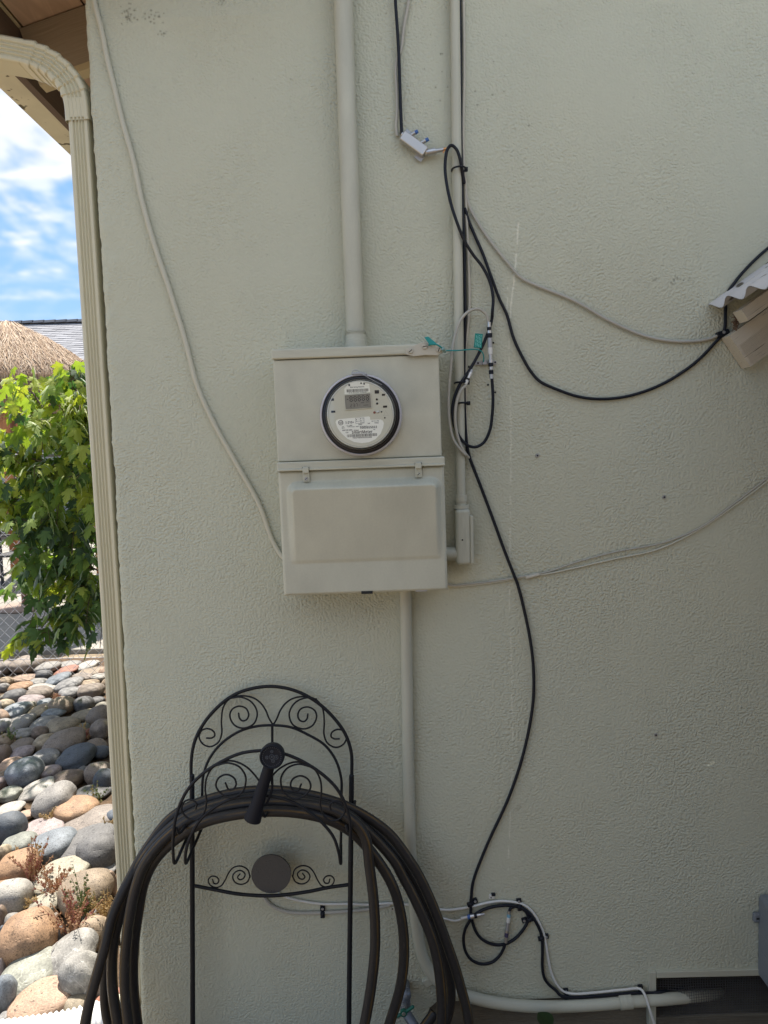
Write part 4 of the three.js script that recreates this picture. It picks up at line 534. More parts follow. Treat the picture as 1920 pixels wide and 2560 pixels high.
// ---------------------------------------------------------------- garden hose
{
  const S = [
    [[273, 2560, 0.12], [262, 2462, 0.11], [272, 2367, 0.10], [305, 2265, 0.09], [350, 2170, 0.08], [415, 2085, 0.075], [510, 2028, 0.07], [680, 1999, 0.066], [800, 2010, 0.066], [900, 2052, 0.066], [1000, 2150, 0.065], [1062, 2262, 0.065], [1102, 2355, 0.07], [1126, 2457, 0.075], [1124, 2520, 0.08], [1105, 2585, 0.09]],
    [[212, 2575, 0.21], [262, 2367, 0.18], [283, 2285, 0.16], [321, 2204, 0.14], [370, 2118, 0.115], [438, 2037, 0.10], [560, 1988, 0.094], [680, 1976, 0.092], [784, 1990, 0.092], [870, 2018, 0.092], [968, 2080, 0.095], [1023, 2150, 0.10], [1048, 2191, 0.10], [1077, 2252, 0.105], [1116, 2355, 0.115], [1149, 2457, 0.125], [1172, 2575, 0.14]],
    [[297, 2575, 0.17], [281, 2462, 0.155], [283, 2367, 0.15], [300, 2285, 0.14], [327, 2204, 0.135], [380, 2118, 0.125], [455, 2048, 0.118], [560, 2006, 0.116], [680, 1992, 0.116], [780, 2006, 0.116], [865, 2035, 0.116], [935, 2095, 0.116], [984, 2150, 0.12], [1007, 2191, 0.12], [1039, 2252, 0.125], [1082, 2355, 0.135], [1101, 2457, 0.145], [1101, 2575, 0.155]],
    [[323, 2575, 0.20], [312, 2462, 0.19], [315, 2367, 0.185], [325, 2285, 0.18], [344, 2204, 0.17], [368, 2150, 0.165], [413, 2096, 0.155], [480, 2046, 0.145], [569, 2018, 0.14], [680, 2007, 0.14], [784, 2014, 0.145], [848, 2030, 0.155], [893, 2062, 0.165], [915, 2100, 0.17], [923, 2160, 0.175], [934, 2252, 0.18], [938, 2355, 0.185], [929, 2457, 0.19], [908, 2575, 0.20]],
    [[345, 2575, 0.15], [333, 2462, 0.145], [335, 2367, 0.145], [345, 2285, 0.145], [361, 2204, 0.145], [388, 2150, 0.145], [428, 2108, 0.145], [500, 2060, 0.155], [580, 2038, 0.162], [680, 2028, 0.163], [760, 2034, 0.160], [830, 2052, 0.155], [886, 2085, 0.15], [934, 2138, 0.145], [975, 2201, 0.145], [997, 2262, 0.145], [1010, 2355, 0.15], [1003, 2457, 0.155], [968, 2580, 0.165]],
  ].map(s => s.map(p => P(...p)));
  const pts = [P(1086, 2532, 0.085), P(1066, 2560, 0.095), P(1035, 2600, 0.11), V(-0.08, 0.02, 0.15), V(-0.35, 0.015, 0.17), V(-0.60, 0.05, 0.15)];
  S.forEach((s, i) => { pts.push(...s); const e = s[s.length - 1], n = S[i + 1]?.[0]; if (n) { const y = 0.012 + i * 0.006; pts.push(V(e.x - 0.03, Math.max(0.07, e.y - 0.09), e.z + 0.02), V(lerp(e.x, n.x, 0.25), y + 0.012, lerp(e.z, n.z, 0.3) + 0.02), V(lerp(e.x, n.x, 0.55), y, lerp(e.z, n.z, 0.6) + 0.02), V(lerp(e.x, n.x, 0.85), y + 0.025, n.z + 0.01), V(n.x + 0.01, n.y - 0.10, n.z + 0.005)); } });
  const e = pts[pts.length - 1]; pts.push(V(e.x - 0.05, 0.06, 0.22), V(e.x - 0.2, 0.012, 0.3), V(e.x - 0.4, 0.012, 0.34));
  const c = new THREE.CatmullRomCurve3(pts, false, 'centripetal'); const len = c.getLength();
  const hm = dataTex(256, 256, (u, v, o) => { const st = Math.exp(-Math.pow((v - 0.15) / 0.028, 2)) + Math.exp(-Math.pow((v - 0.48) / 0.030, 2)) + Math.exp(-Math.pow((v - 0.82) / 0.028, 2)), hat = Math.sin((u * 40 + v * 60) * 6.283) > -0.35 ? 1 : 0.35, k = clamp(st * 1.4) * hat * clamp(0.55 + 1.1 * fbm2(u * 6, 3, 3)); const d = 0.165 + 0.03 * fbm2(u * 40, v * 30, 3) + 0.02 * n2(u * 90, v * 90), w = smooth(0.25, 0.5, fbm2(u * 18, v * 14 + 7, 3)) * 0.06; o[0] = lerp(d + w, 0.56, k * 0.8); o[1] = lerp(d * 0.95 + w * 0.9, 0.40, k * 0.8); o[2] = lerp(d * 0.93 + w * 0.8, 0.14, k * 0.8); }, { repeat: [len / 0.5, 1] });
  const h = thing('garden_hose', 'black rubber garden hose with faint yellow stripe coiled over the rack', 'garden hose');
  part('hose', new THREE.TubeGeometry(c, 1900, 0.0122, 14, false), new THREE.MeshPhysicalMaterial({ map: hm, roughness: 0.45, specularIntensity: 0.6 }), h);
}
// ---------------------------------------------------------------- spray nozzle
{
  const c = P(...rA(888, 690), 0.235), q = P(...rA(735, 1185), 0.215), n = thing('spray_nozzle', 'black multi-pattern hose spray nozzle hung on the rack front', 'spray nozzle', V(c.x, c.y, 0.215));
  const d = q.clone().sub(c); d.z = 0; const lathe = pts => new THREE.LatheGeometry(pts.map(p => new THREE.Vector2(p[0], p[1])), 40).rotateX(Math.PI / 2);
  const hd = part('head', lathe([[0.0001, -0.02], [0.018, -0.018], [0.026, -0.006], [0.0272, 0.004], [0.0268, 0.016], [0.0245, 0.0195], [0.0232, 0.0185], [0.0228, 0.016], [0.0001, 0.016]]), M.blackDull, n); hd.rotation.set(-0.12, 0.02, 0);
  const gm = mat(0.05, 0.055, 0.065, 0.55);
  for (let i = 0; i < 30; i++) { const a = i / 30 * Math.PI * 2; part('spray_hole', cyl(V(Math.cos(a) * 0.0202, Math.sin(a) * 0.0202, 0.0155), V(Math.cos(a) * 0.0202, Math.sin(a) * 0.0202, 0.0172), 0.0012, 0.0010, 6), gm, hd); }
  for (const [x, y, r] of [[0, 0, 0.005], [0.010, -0.001, 0.0042], [0.003, -0.0085, 0.0034], [0.0005, 0.0115, 0.0026], [-0.0105, -0.001, 0.003]]) part('spray_port', [new THREE.TorusGeometry(r, 0.0009, 6, 18).translate(x, y, 0.0165), cyl(V(x, y, 0.0155), V(x, y, 0.0168), r * 0.45)], gm, hd);
  // handle: tapering grip flaring at the hose end
  const U = d.clone().normalize(), L = d.length(), prof = [[0.08, 0.0125], [0.2, 0.0125], [0.4, 0.0128], [0.6, 0.0138], [0.78, 0.0155], [0.90, 0.0178], [0.985, 0.0192], [1.0, 0.018]];
  const hg = new THREE.LatheGeometry([new THREE.Vector2(0.0001, 0.06 * L), ...prof.map(p => new THREE.Vector2(p[1], p[0] * L)), new THREE.Vector2(0.0001, L)], 28); hg.scale(1, 1, 0.85); hg.applyQuaternion(new THREE.Quaternion().setFromUnitVectors(V(0, 1, 0), V(U.x, U.y, 0).normalize()));
  part('grip', hg, M.blackDull, n);
  const s = V(-U.y, U.x, 0); part('trigger', capped([U.clone().multiplyScalar(0.30 * L).addScaledVector(s, 0.012).setZ(-0.004), U.clone().multiplyScalar(0.5 * L).addScaledVector(s, 0.021).setZ(-0.006), U.clone().multiplyScalar(0.72 * L).addScaledVector(s, 0.020).setZ(-0.006)], 0.0028, 20, 8), M.blackDull, n);
}
// ---------------------------------------------------------------- spigot
{
  const c = P(1009, 2532, 0.075), t = thing('spigot', 'outdoor spigot with green two-armed handle at the wall foot behind the hose', 'spigot', V(c.x, c.y, 0));
  part('pipe', [cyl(V(0.006, 0.02, -0.06), V(0.006, 0.02, 0.03), 0.0125), new THREE.SphereGeometry(0.0155, 16, 12).translate(0.006, 0.014, 0.032), cyl(V(0.006, 0.012, 0.032), V(0.006, -0.03, 0.036), 0.0125), cyl(V(0.006, -0.03, 0.036), V(0.03, -0.055, 0.06), 0.012)], mat(0.22, 0.24, 0.27, 0.45, { metalness: 0.5 }), t);
  part('bonnet', [cyl(V(0, -0.006, 0.03), V(0, -0.001, 0.06), 0.0105, 0.009, 6), cyl(V(0, -0.001, 0.06), V(0, 0, 0.072), 0.005)], M.steelDull, t);
  const hh = part('handle', [capped([V(-0.023, -0.0135, 0.0735), V(-0.012, -0.007, 0.0745), V(0, 0, 0.075), V(0.012, 0.007, 0.0745), V(0.023, 0.0135, 0.0735)], 0.0042, 30, 8), cyl(V(0, 0, 0.07), V(0, 0, 0.079), 0.0085)], M.tealDark, t);
  part('screw', cyl(V(0, 0, 0.079), V(0, 0, 0.081), 0.005, 0.0042, 14), M.steel, hh);
}
// ---------------------------------------------------------------- plant at the wall foot
{
  const t = thing('broadleaf_seedling', 'small dark green broad-leaved seedling below the lower conduit', 'plant', V(P(1372, 2560, 0.05).x, 0, 0.05)); const lm = new THREE.MeshPhysicalMaterial({ color: rgb(0.03, 0.075, 0.02), roughness: 0.6, transmission: 0.15, thickness: 0, side: THREE.DoubleSide });
  const leaf = (bx, by, tx, ty, w, z) => { const a = V(bx, by, z), b = V(tx, ty, z + 0.02), d = b.clone().sub(a), n = V(-d.y, d.x, 0).normalize(), pos = [], idx = []; const N = 10; for (let i = 0; i <= N; i++) { const s = i / N, ww = w * Math.pow(Math.sin(Math.PI * Math.pow(s, 0.75)), 0.9), p = a.clone().addScaledVector(d, s); for (const k of [-1, 0, 1]) { const q = p.clone().addScaledVector(n, k * ww); pos.push(q.x, q.y, q.z + (k ? -0.006 : 0.004) * Math.sin(Math.PI * s) + 0.01 * s * s); } } for (let i = 0; i < N; i++) for (let k = 0; k < 2; k++) { const p = i * 3 + k; idx.push(p, p + 1, p + 4, p, p + 4, p + 3); } const g = new THREE.BufferGeometry(); g.setAttribute('position', new THREE.Float32BufferAttribute(pos, 3)); g.setIndex(idx); g.computeVertexNormals(); return g; };
  const o = t.position.x, q = (x, y) => { const p = P(...cF(x, y), 0.06); return [p.x - o, p.y]; };
  const A = (b, e, w, z) => part('leaf', leaf(...q(...b), ...q(...e), w, z), lm, t);
  A([585, 790], [508, 672], 0.019, 0.02); A([640, 800], [640, 735], 0.009, 0.03); A([600, 790], [650, 770], 0.010, 0.04);
  part('stem', tube([V(0, -0.02, 0.01), V(0.0, 0.04, 0.015), V(...q(575, 775), 0.02)], 0.0016, 16, 6), lm, t);
}

// ---------------------------------------------------------------- river cobbles
const sphereTex = (fn) => dataTex(512, 256, (u, v, o) => { const th = v * Math.PI, ph = u * Math.PI * 2; fn(Math.sin(th) * Math.cos(ph), Math.cos(th), Math.sin(th) * Math.sin(ph), o); });
const stoneTex = [
  sphereTex((x, y, z, o) => { const a = fbm3(x * 2, y * 2, z * 2, 4), s = n3(x * 42, y * 42, z * 42), m = 0.84 + 0.26 * a + (s > 0.4 ? -0.24 : 0) + 0.05 * n3(x * 20, y * 20, z * 20); o[0] = m; o[1] = m; o[2] = m; }),
  sphereTex((x, y, z, o) => { const a = fbm3(x * 1.6 + 5, y * 3.4, z * 1.6, 5), b = Math.abs(fbm3(x * 2 + 9, y * 2, z * 2, 4)), v = b < 0.02 ? 0.2 : 0, m = 0.80 + 0.34 * a + v + 0.10 * n3(x * 26, y * 26, z * 26); o[0] = m; o[1] = m * 0.99; o[2] = m * 0.97; }),
  sphereTex((x, y, z, o) => { const s = n3(x * 34, y * 34, z * 34), p = n3(x * 12, y * 12, z * 12), m = 0.88 + 0.14 * s + (p > 0.72 ? -0.3 : 0) + 0.1 * fbm3(x * 3, y * 3, z * 3, 3); o[0] = m; o[1] = m * 0.985; o[2] = m * 0.96; }),
];
const stoneBump = sphereTex((x, y, z, o) => { const p = n3(x * 14, y * 14, z * 14); o[0] = o[1] = o[2] = 0.6 + 0.2 * fbm3(x * 16, y * 16, z * 16, 4) - (p > 0.78 ? 0.35 : 0); }); stoneBump.colorSpace = THREE.NoColorSpace;
const STONE = { grey: [0.30, 0.29, 0.28], dkgrey: [0.14, 0.14, 0.145], blue: [0.27, 0.30, 0.33], dkblue: [0.11, 0.13, 0.16], light: [0.37, 0.36, 0.34], tan: [0.36, 0.275, 0.19], orange: [0.40, 0.245, 0.14], peach: [0.40, 0.28, 0.205], cream: [0.41, 0.34, 0.24], taupe: [0.27, 0.225, 0.19], brown: [0.24, 0.18, 0.14], red: [0.36, 0.16, 0.11], pink: [0.40, 0.33, 0.32], olive: [0.33, 0.31, 0.25], green: [0.32, 0.33, 0.285] };
const stoneMat = {}; { let i = 0; for (const k in STONE) for (let j = 0; j < 2; j++) { const c = STONE[k]; stoneMat[k + j] = new THREE.MeshStandardMaterial({ color: rgb(...c.map(v => v * (j ? 0.9 : 1.08))), map: stoneTex[(i + j) % 3], bumpMap: stoneBump, bumpScale: 0.003, roughness: 0.72 }); i++; } }
const stoneGeo = []; for (let k = 0; k < 7; k++) { const g = new THREE.SphereGeometry(1, 44, 28), p = g.attributes.position, e = 2.15 + 0.12 * k; for (let i = 0; i < p.count; i++) { const x = p.getX(i), y = p.getY(i), z = p.getZ(i); const s = Math.pow(Math.pow(Math.abs(x), e) + Math.pow(Math.abs(y), e) + Math.pow(Math.abs(z), e), -1 / e), n = 1 + 0.10 * n3(x * 1.3 + k * 9, y * 1.3, z * 1.3 + 4) + 0.035 * n3(x * 3 + k * 5, y * 3 + 2, z * 3); p.setXYZ(i, x * s * n, y * s * n, z * s * n); } g.computeVertexNormals(); { const nn = g.attributes.normal; for (let j = 0; j <= 28; j++) { const a = j * 45, b = a + 44; const q = V(nn.getX(a) + nn.getX(b), nn.getY(a) + nn.getY(b), nn.getZ(a) + nn.getZ(b)).normalize(); nn.setXYZ(a, q.x, q.y, q.z); nn.setXYZ(b, q.x, q.y, q.z); } } stoneGeo.push(g); }
const placed = []; const RS = rng(42);
const colourWord = { grey: 'grey', dkgrey: 'dark grey', blue: 'blue-grey', dkblue: 'dark blue-grey', light: 'pale grey', tan: 'tan', orange: 'orange-tan', peach: 'peach', cream: 'cream', taupe: 'taupe', brown: 'brown', red: 'reddish', pink: 'pinkish grey', olive: 'olive-grey', green: 'pale greenish grey' };
const stoneLabels = {};
function cobble(pos, a, b, c, quat, col, zone, big) {
  const m = new THREE.Mesh(stoneGeo[Math.floor(RS() * 7)], stoneMat[col + (RS() < 0.5 ? 0 : 1)]); m.name = numbered('river_cobble'); m.position.copy(pos); m.scale.set(a, c, b); m.quaternion.copy(quat); m.castShadow = m.receiveShadow = true; scene.add(m); placed.push([pos.x, pos.z, Math.max(a, b), c]);
  let l = `${colourWord[col]} ${big} river cobble ${zone}`; m.userData.label = l; m.userData.category = 'cobble'; m.userData.group = 'river cobbles beside the house'; return m;
}
{
  const c1 = [[60, 160, 110, 90, 0, 'taupe'], [370, 120, 200, 110, 0, 'taupe'], [660, 150, 160, 70, 5, 'grey'], [960, 110, 140, 45, 0, 'grey'], [1210, 140, 150, 60, 10, 'light'], [1280, 210, 170, 55, 3, 'tan'], [920, 200, 150, 50, 12, 'red'], [610, 260, 100, 70, 0, 'dkgrey'], [800, 330, 160, 75, 20, 'blue'], [950, 395, 180, 85, 15, 'grey'], [1140, 290, 130, 50, -10, 'taupe'], [1370, 300, 95, 55, 0, 'light'], [1240, 380, 120, 55, 0, 'tan'], [1265, 475, 165, 100, 5, 'taupe'], [965, 510, 140, 75, 5, 'grey'], [340, 305, 160, 50, 0, 'peach'], [530, 365, 110, 55, 0, 'light'], [600, 430, 170, 50, -5, 'light'], [80, 360, 95, 70, 0, 'tan'], [60, 440, 70, 60, 0, 'grey'], [290, 420, 150, 65, 5, 'orange'], [215, 560, 140, 105, 10, 'dkgrey'], [540, 520, 160, 90, -5, 'taupe'], [425, 620, 155, 80, 0, 'pink'], [620, 650, 100, 60, 10, 'blue'], [865, 680, 175, 120, -5, 'tan'], [1160, 670, 120, 105, 0, 'dkgrey'], [1340, 630, 100, 60, 0, 'dkgrey'], [70, 680, 110, 75, -10, 'cream'], [200, 765, 200, 90, 15, 'blue'], [510, 770, 170, 75, 20, 'cream'], [755, 780, 150, 75, 5, 'blue'], [1130, 840, 160, 80, 15, 'cream'], [1370, 830, 170, 140, 20, 'taupe'], [1390, 1020, 125, 130, 0, 'taupe'], [50, 960, 110, 90, 0, 'grey'], [280, 930, 190, 95, 20, 'grey'], [620, 930, 180, 95, 8, 'light'], [865, 970, 205, 115, 5, 'cream'], [560, 1070, 110, 90, 0, 'brown'], [310, 1080, 150, 75, 5, 'light'], [890, 1200, 260, 165, 15, 'taupe'], [620, 1200, 140, 110, 10, 'cream'], [1190, 1060, 80, 50, 0, 'brown'], [1055, 1400, 245, 145, 15, 'dkblue'], [1400, 1330, 110, 85, 5, 'dkblue'], [80, 1180, 110, 100, 0, 'tan'], [60, 1350, 85, 115, 0, 'brown'], [290, 1250, 160, 85, 10, 'taupe'], [300, 1340, 155, 90, 12, 'pink'], [610, 1430, 190, 115, 5, 'grey'], [150, 1530, 165, 105, 5, 'peach'], [340, 1610, 215, 185, 15, 'blue'], [690, 1600, 140, 90, 5, 'pink'], [960, 1690, 195, 120, 0, 'brown'], [40, 1670, 70, 75, 0, 'tan'], [1360, 1620, 170, 140, 0, 'taupe'], [1430, 1720, 120, 150, 0, 'dkblue'], [500, 1850, 230, 110, 20, 'light'], [130, 1910, 150, 90, 0, 'green'], [1290, 1880, 230, 100, 0, 'dkgrey']].map(s => [s[0] / 5.53, 1640 + s[1] / 5.53, s[2] / 5.53, s[3] / 5.53, s[4], s[5]]);
  const c2 = [[500, 165, 175, 140, 35, 'grey'], [710, 245, 180, 115, -5, 'orange'], [95, 230, 110, 55, 8, 'light'], [250, 280, 70, 40, 0, 'peach'], [100, 410, 120, 140, 0, 'dkblue'], [395, 415, 175, 90, 5, 'pink'], [810, 340, 240, 105, 12, 'taupe'], [180, 550, 140, 95, 10, 'green'], [480, 565, 190, 125, 15, 'blue'], [790, 550, 250, 140, 15, 'dkgrey'], [900, 640, 170, 160, 15, 'dkgrey'], [40, 640, 60, 75, 0, 'cream'], [160, 770, 175, 140, 15, 'orange'], [950, 790, 105, 65, 0, 'grey'], [570, 860, 245, 140, 10, 'olive'], [790, 1000, 225, 180, 15, 'tan'], [1030, 930, 40, 110, 0, 'peach'], [130, 1030, 150, 150, 0, 'light'], [400, 1130, 140, 100, 20, 'olive'], [10, 1230, 45, 100, 0, 'brown'], [120, 1260, 65, 70, 0, 'grey'], [255, 1440, 240, 240, 20, 'orange'], [30, 1430, 50, 110, 0, 'dkblue'], [530, 1420, 70, 110, 0, 'dkgrey'], [880, 1390, 130, 150, 10, 'tan'], [640, 1620, 240, 190, 35, 'light'], [280, 1760, 255, 180, 5, 'green'], [780, 1780, 170, 230, 30, 'light'], [60, 1940, 90, 150, 0, 'blue'], [400, 2010, 285, 165, 8, 'peach'], [710, 2060, 110, 110, 0, 'cream'], [40, 2180, 60, 60, 0, 'grey'], [20, 1720, 30, 100, 0, 'pink'], [860, 1210, 90, 70, 0, 'dkgrey'], [490, 1220, 50, 30, 0, 'taupe']].map(s => [s[0] / 3.686, 1960 + s[1] / 3.686, s[2] / 3.686, s[3] / 3.686, s[4], s[5]]);
  for (const [x, y, hw, hh, ang, col] of [...c1, ...c2]) {
    let p = Gd(x, y, 0.05), c = 0.05, a = 0.08, b = 0.07;
    for (let k = 0; k < 3; k++) { const d = p.distanceTo(camera.position) * 1.0, dir = p.clone().sub(camera.position).normalize(), th = Math.asin(-dir.y), ca = dir.dot(V(0, 0, -1).applyQuaternion(camera.quaternion)), u = d * ca / F; a = hw * u * 1.04; const H = hh * u * 1.04; b = clamp(H / Math.sin(th) * 0.85, 0.6 * a, 1.1 * a); c = Math.sqrt(Math.max(H * H - Math.pow(b * Math.sin(th), 2), Math.pow(0.55 * H, 2))) / Math.cos(th); c = Math.min(c, 0.11); p = Gd(x, y, Math.max(0.012, c * 0.72)); }
    const dir = p.clone().sub(camera.position); dir.y *= 0.4; dir.normalize();
    const q = new THREE.Quaternion().setFromAxisAngle(dir.multiplyScalar(-1), ang * Math.PI / 180 * 0.9);
    const side = x < 75 ? ', left end' : x < 160 ? ', mid row' : ', house end'; const zone = y < 1700 ? 'by the chain-link fence' : y < 1800 ? 'in the rows near the fence' : y < 1900 ? 'in the dappled middle' : y < 2060 ? 'half way from fence to downspout foot' : y < 2250 ? 'among the dry weeds' : 'beside the hose';
    const form = hw / hh > 1.95 ? 'flat' : hw / hh > 1.35 ? 'oval' : 'round'; cobble(p, a, b, c, q, col, zone + side, form + ' ' + (hw < 20 ? 'small' : hw < 40 ? 'mid-sized' : 'large'));
  }
  { const by = {}; scene.children.filter(o => o.name.startsWith('river_cobble')).forEach(o => (by[o.userData.label] ??= []).push(o)); for (const k in by) { const l = by[k].sort((a, b) => a.position.z - b.position.z); if (l.length > 1) l.forEach((o, i) => { o.userData.label = k + (i === 0 ? ', farthest such' : i === l.length - 1 ? ', nearest such' : ', between such'); }); } }
  // smaller stones filling the gaps, and the bed going on to the left of the picture
  let n = 0; for (let k = 0; k < 6000 && n < 195; k++) {
    const z = lerp(-3.75, 0.0, RS()), x = lerp(-3.3, CX - 0.10, RS()), vis = x > -1.03 + z * 0.52, r = vis ? 0.035 + 0.035 * RS() : 0.055 + 0.065 * RS();
    if (placed.some(q => Math.hypot(q[0] - x, q[1] - z) < (q[2] + r) * (vis ? 0.72 : 0.80))) continue;
    if (z > -0.15 && x > -1.75) continue;
    const keys = Object.keys(STONE), c = r * lerp(0.5, 0.72, RS());
    cobble(V(x, c * 0.45, z), r, r * lerp(0.65, 0.95, RS()), c, new THREE.Quaternion().setFromEuler(new THREE.Euler((RS() - 0.5) * 0.3, RS() * 6.28, (RS() - 0.5) * 0.3)), keys[Math.floor(RS() * keys.length)], (vis ? 'wedged between larger stones ' : 'beyond the left picture edge ') + (z < -2.6 ? 'near the fence' : z < -1.7 ? 'at mid bed' : z < -0.9 ? 'short of the weeds' : 'at the near end'), vis ? 'little' : 'mid-sized'); n++;
  }
}
// dry weeds between the cobbles
{
  const weed = (x, y, h, w, n, cols, label, seed) => {
    const o = Gd(x, y, 0.03), t = thing('dry_weed', label, 'weed', V(o.x, 0, o.z)), r = rng(seed), st = [[], [], []], sd = [[], [], []];
    for (let i = 0; i < n; i++) { const a = r() * 6.28, l = h * (0.4 + 0.6 * r()), k = w * r(), k0 = 0.3 * k; const p = [V(Math.cos(a) * k0 * 0.3, 0, Math.sin(a) * k0 * 0.3), V(Math.cos(a) * k * 0.5, l * 0.55, Math.sin(a) * k * 0.5), V(Math.cos(a) * k, l * (0.8 + 0.2 * r()), Math.sin(a) * k)]; const c = Math.floor(r() * 3); st[c].push(tube(p, 0.0009, 6, 4)); const cv = new THREE.CatmullRomCurve3(p); for (let q = 0; q < 11; q++) { const s = 0.35 + 0.65 * r(), pt = cv.getPoint(s), g = new THREE.OctahedronGeometry(0.0022 + 0.0028 * r()); g.scale(1, 0.6 + r(), 0.7); g.translate(pt.x + (r() - 0.5) * 0.012, pt.y + (r() - 0.5) * 0.010, pt.z + (r() - 0.5) * 0.012); sd[c].push(g); } }
    for (let c = 0; c < 3; c++) if (st[c].length) { part('stems', st[c], mat(...cols[c], 0.9), t); tag(part('seed_heads', sd[c], mat(...cols[(c + 1) % 3], 0.9), t), null, null, null, 'stuff'); }
  };
  const red = [[0.30, 0.11, 0.08], [0.42, 0.24, 0.13], [0.36, 0.20, 0.10]], straw = [[0.42, 0.30, 0.13], [0.36, 0.24, 0.10], [0.46, 0.34, 0.18]], grn = [[0.13, 0.17, 0.05], [0.30, 0.24, 0.10], [0.10, 0.14, 0.05]];
  weed(85, 2200, 0.20, 0.10, 36, red, 'reddish dry weed beside the orange-tan cobble at the left', 1); weed(80, 2155, 0.13, 0.07, 18, straw, 'straw coloured dry weed rising in front of a grey cobble', 2);
  weed(140, 2235, 0.14, 0.11, 34, red, 'low rusty dry weed spread over the olive cobble', 3); weed(180, 2340, 0.20, 0.13, 44, red, 'red stemmed dry weed in front of the big tan cobble', 4);
  weed(215, 2290, 0.19, 0.10, 24, grn, 'green and tan weed behind the red stemmed weed', 5); weed(270, 2290, 0.12, 0.09, 40, straw, 'dense straw weed tuft at the foot of the downspout', 6);
  weed(130, 2048, 0.08, 0.06, 30, straw, 'yellow dry tuft beside the orange-tan cobble half way back', 7); weed(272, 2075, 0.08, 0.05, 26, straw, 'brown dry tuft beside the downspout half way down', 8);
  weed(25, 1855, 0.12, 0.11, 16, grn, 'small green weed at the left among the middle cobbles', 9); weed(215, 1835, 0.05, 0.08, 28, red, 'brown leaf scraps between cobbles near the downspout', 10); weed(240, 2000, 0.12, 0.09, 12, grn, 'thin green weed beside the dark cobbles near the downspout', 11);
  weed(140, 1740, 0.05, 0.06, 22, red, 'brown leaf scraps between the cobbles near the fence', 12); weed(210, 1820, 0.06, 0.05, 14, straw, 'orange leaf scraps beside the taupe cobbles', 13); weed(85, 2260, 0.07, 0.05, 16, straw, 'orange dry scraps right of the pale grey cobble', 14);
}

// ---------------------------------------------------------------- chain-link fence
const FZ = -3.4;
{
  const t = thing('chain_link_fence', 'galvanised chain-link fence between the cobbles and the patio', 'fence', V(0, 0, FZ)); const m = mat(0.62, 0.62, 0.62, 0.4, { metalness: 0.7 });
  const x0 = -4.6, x1 = -0.75, y0 = 0.015, s = 0.0415, n = 19, wg = [];
  for (let ph = 0; ph < 2; ph++) { const p = []; for (let i = 0; i <= n * 2; i++) { const sx = ((i + ph) % 2 ? 1 : -1); p.push(V(sx * s * 0.5 * 0.96, y0 + i * s, (i % 2 ? 0.002 : -0.002))); } const c = new THREE.CurvePath(); for (let i = 0; i + 1 < p.length; i++) c.add(new THREE.LineCurve3(p[i], p[i + 1])); wg.push(new THREE.TubeGeometry(new THREE.CatmullRomCurve3(p, false, 'catmullrom', 0.12), n * 2 * 4, 0.0016, 5)); }
  let i = 0; for (let x = x0; x < x1; x += s) { const w = part('wire', wg[i++ % 2], m, t); w.position.x = x; }
  part('tension_wire', [cyl(V(x0, 0.155, 0.004), V(x1, 0.148, 0.004), 0.0022, 0.0022, 6)], m, t); part('top_rail', cyl(V(x0, y0 + n * 2 * s, 0), V(x1, y0 + n * 2 * s, 0), 0.014, 0.014, 12), mat(0.16, 0.16, 0.16, 0.7), t);
  for (const x of [-4.3, -1.15]) part('post', cyl(V(x, -0.1, 0.02), V(x, y0 + n * 2 * s + 0.03, 0.02), 0.024, 0.024, 14), m, t);
}
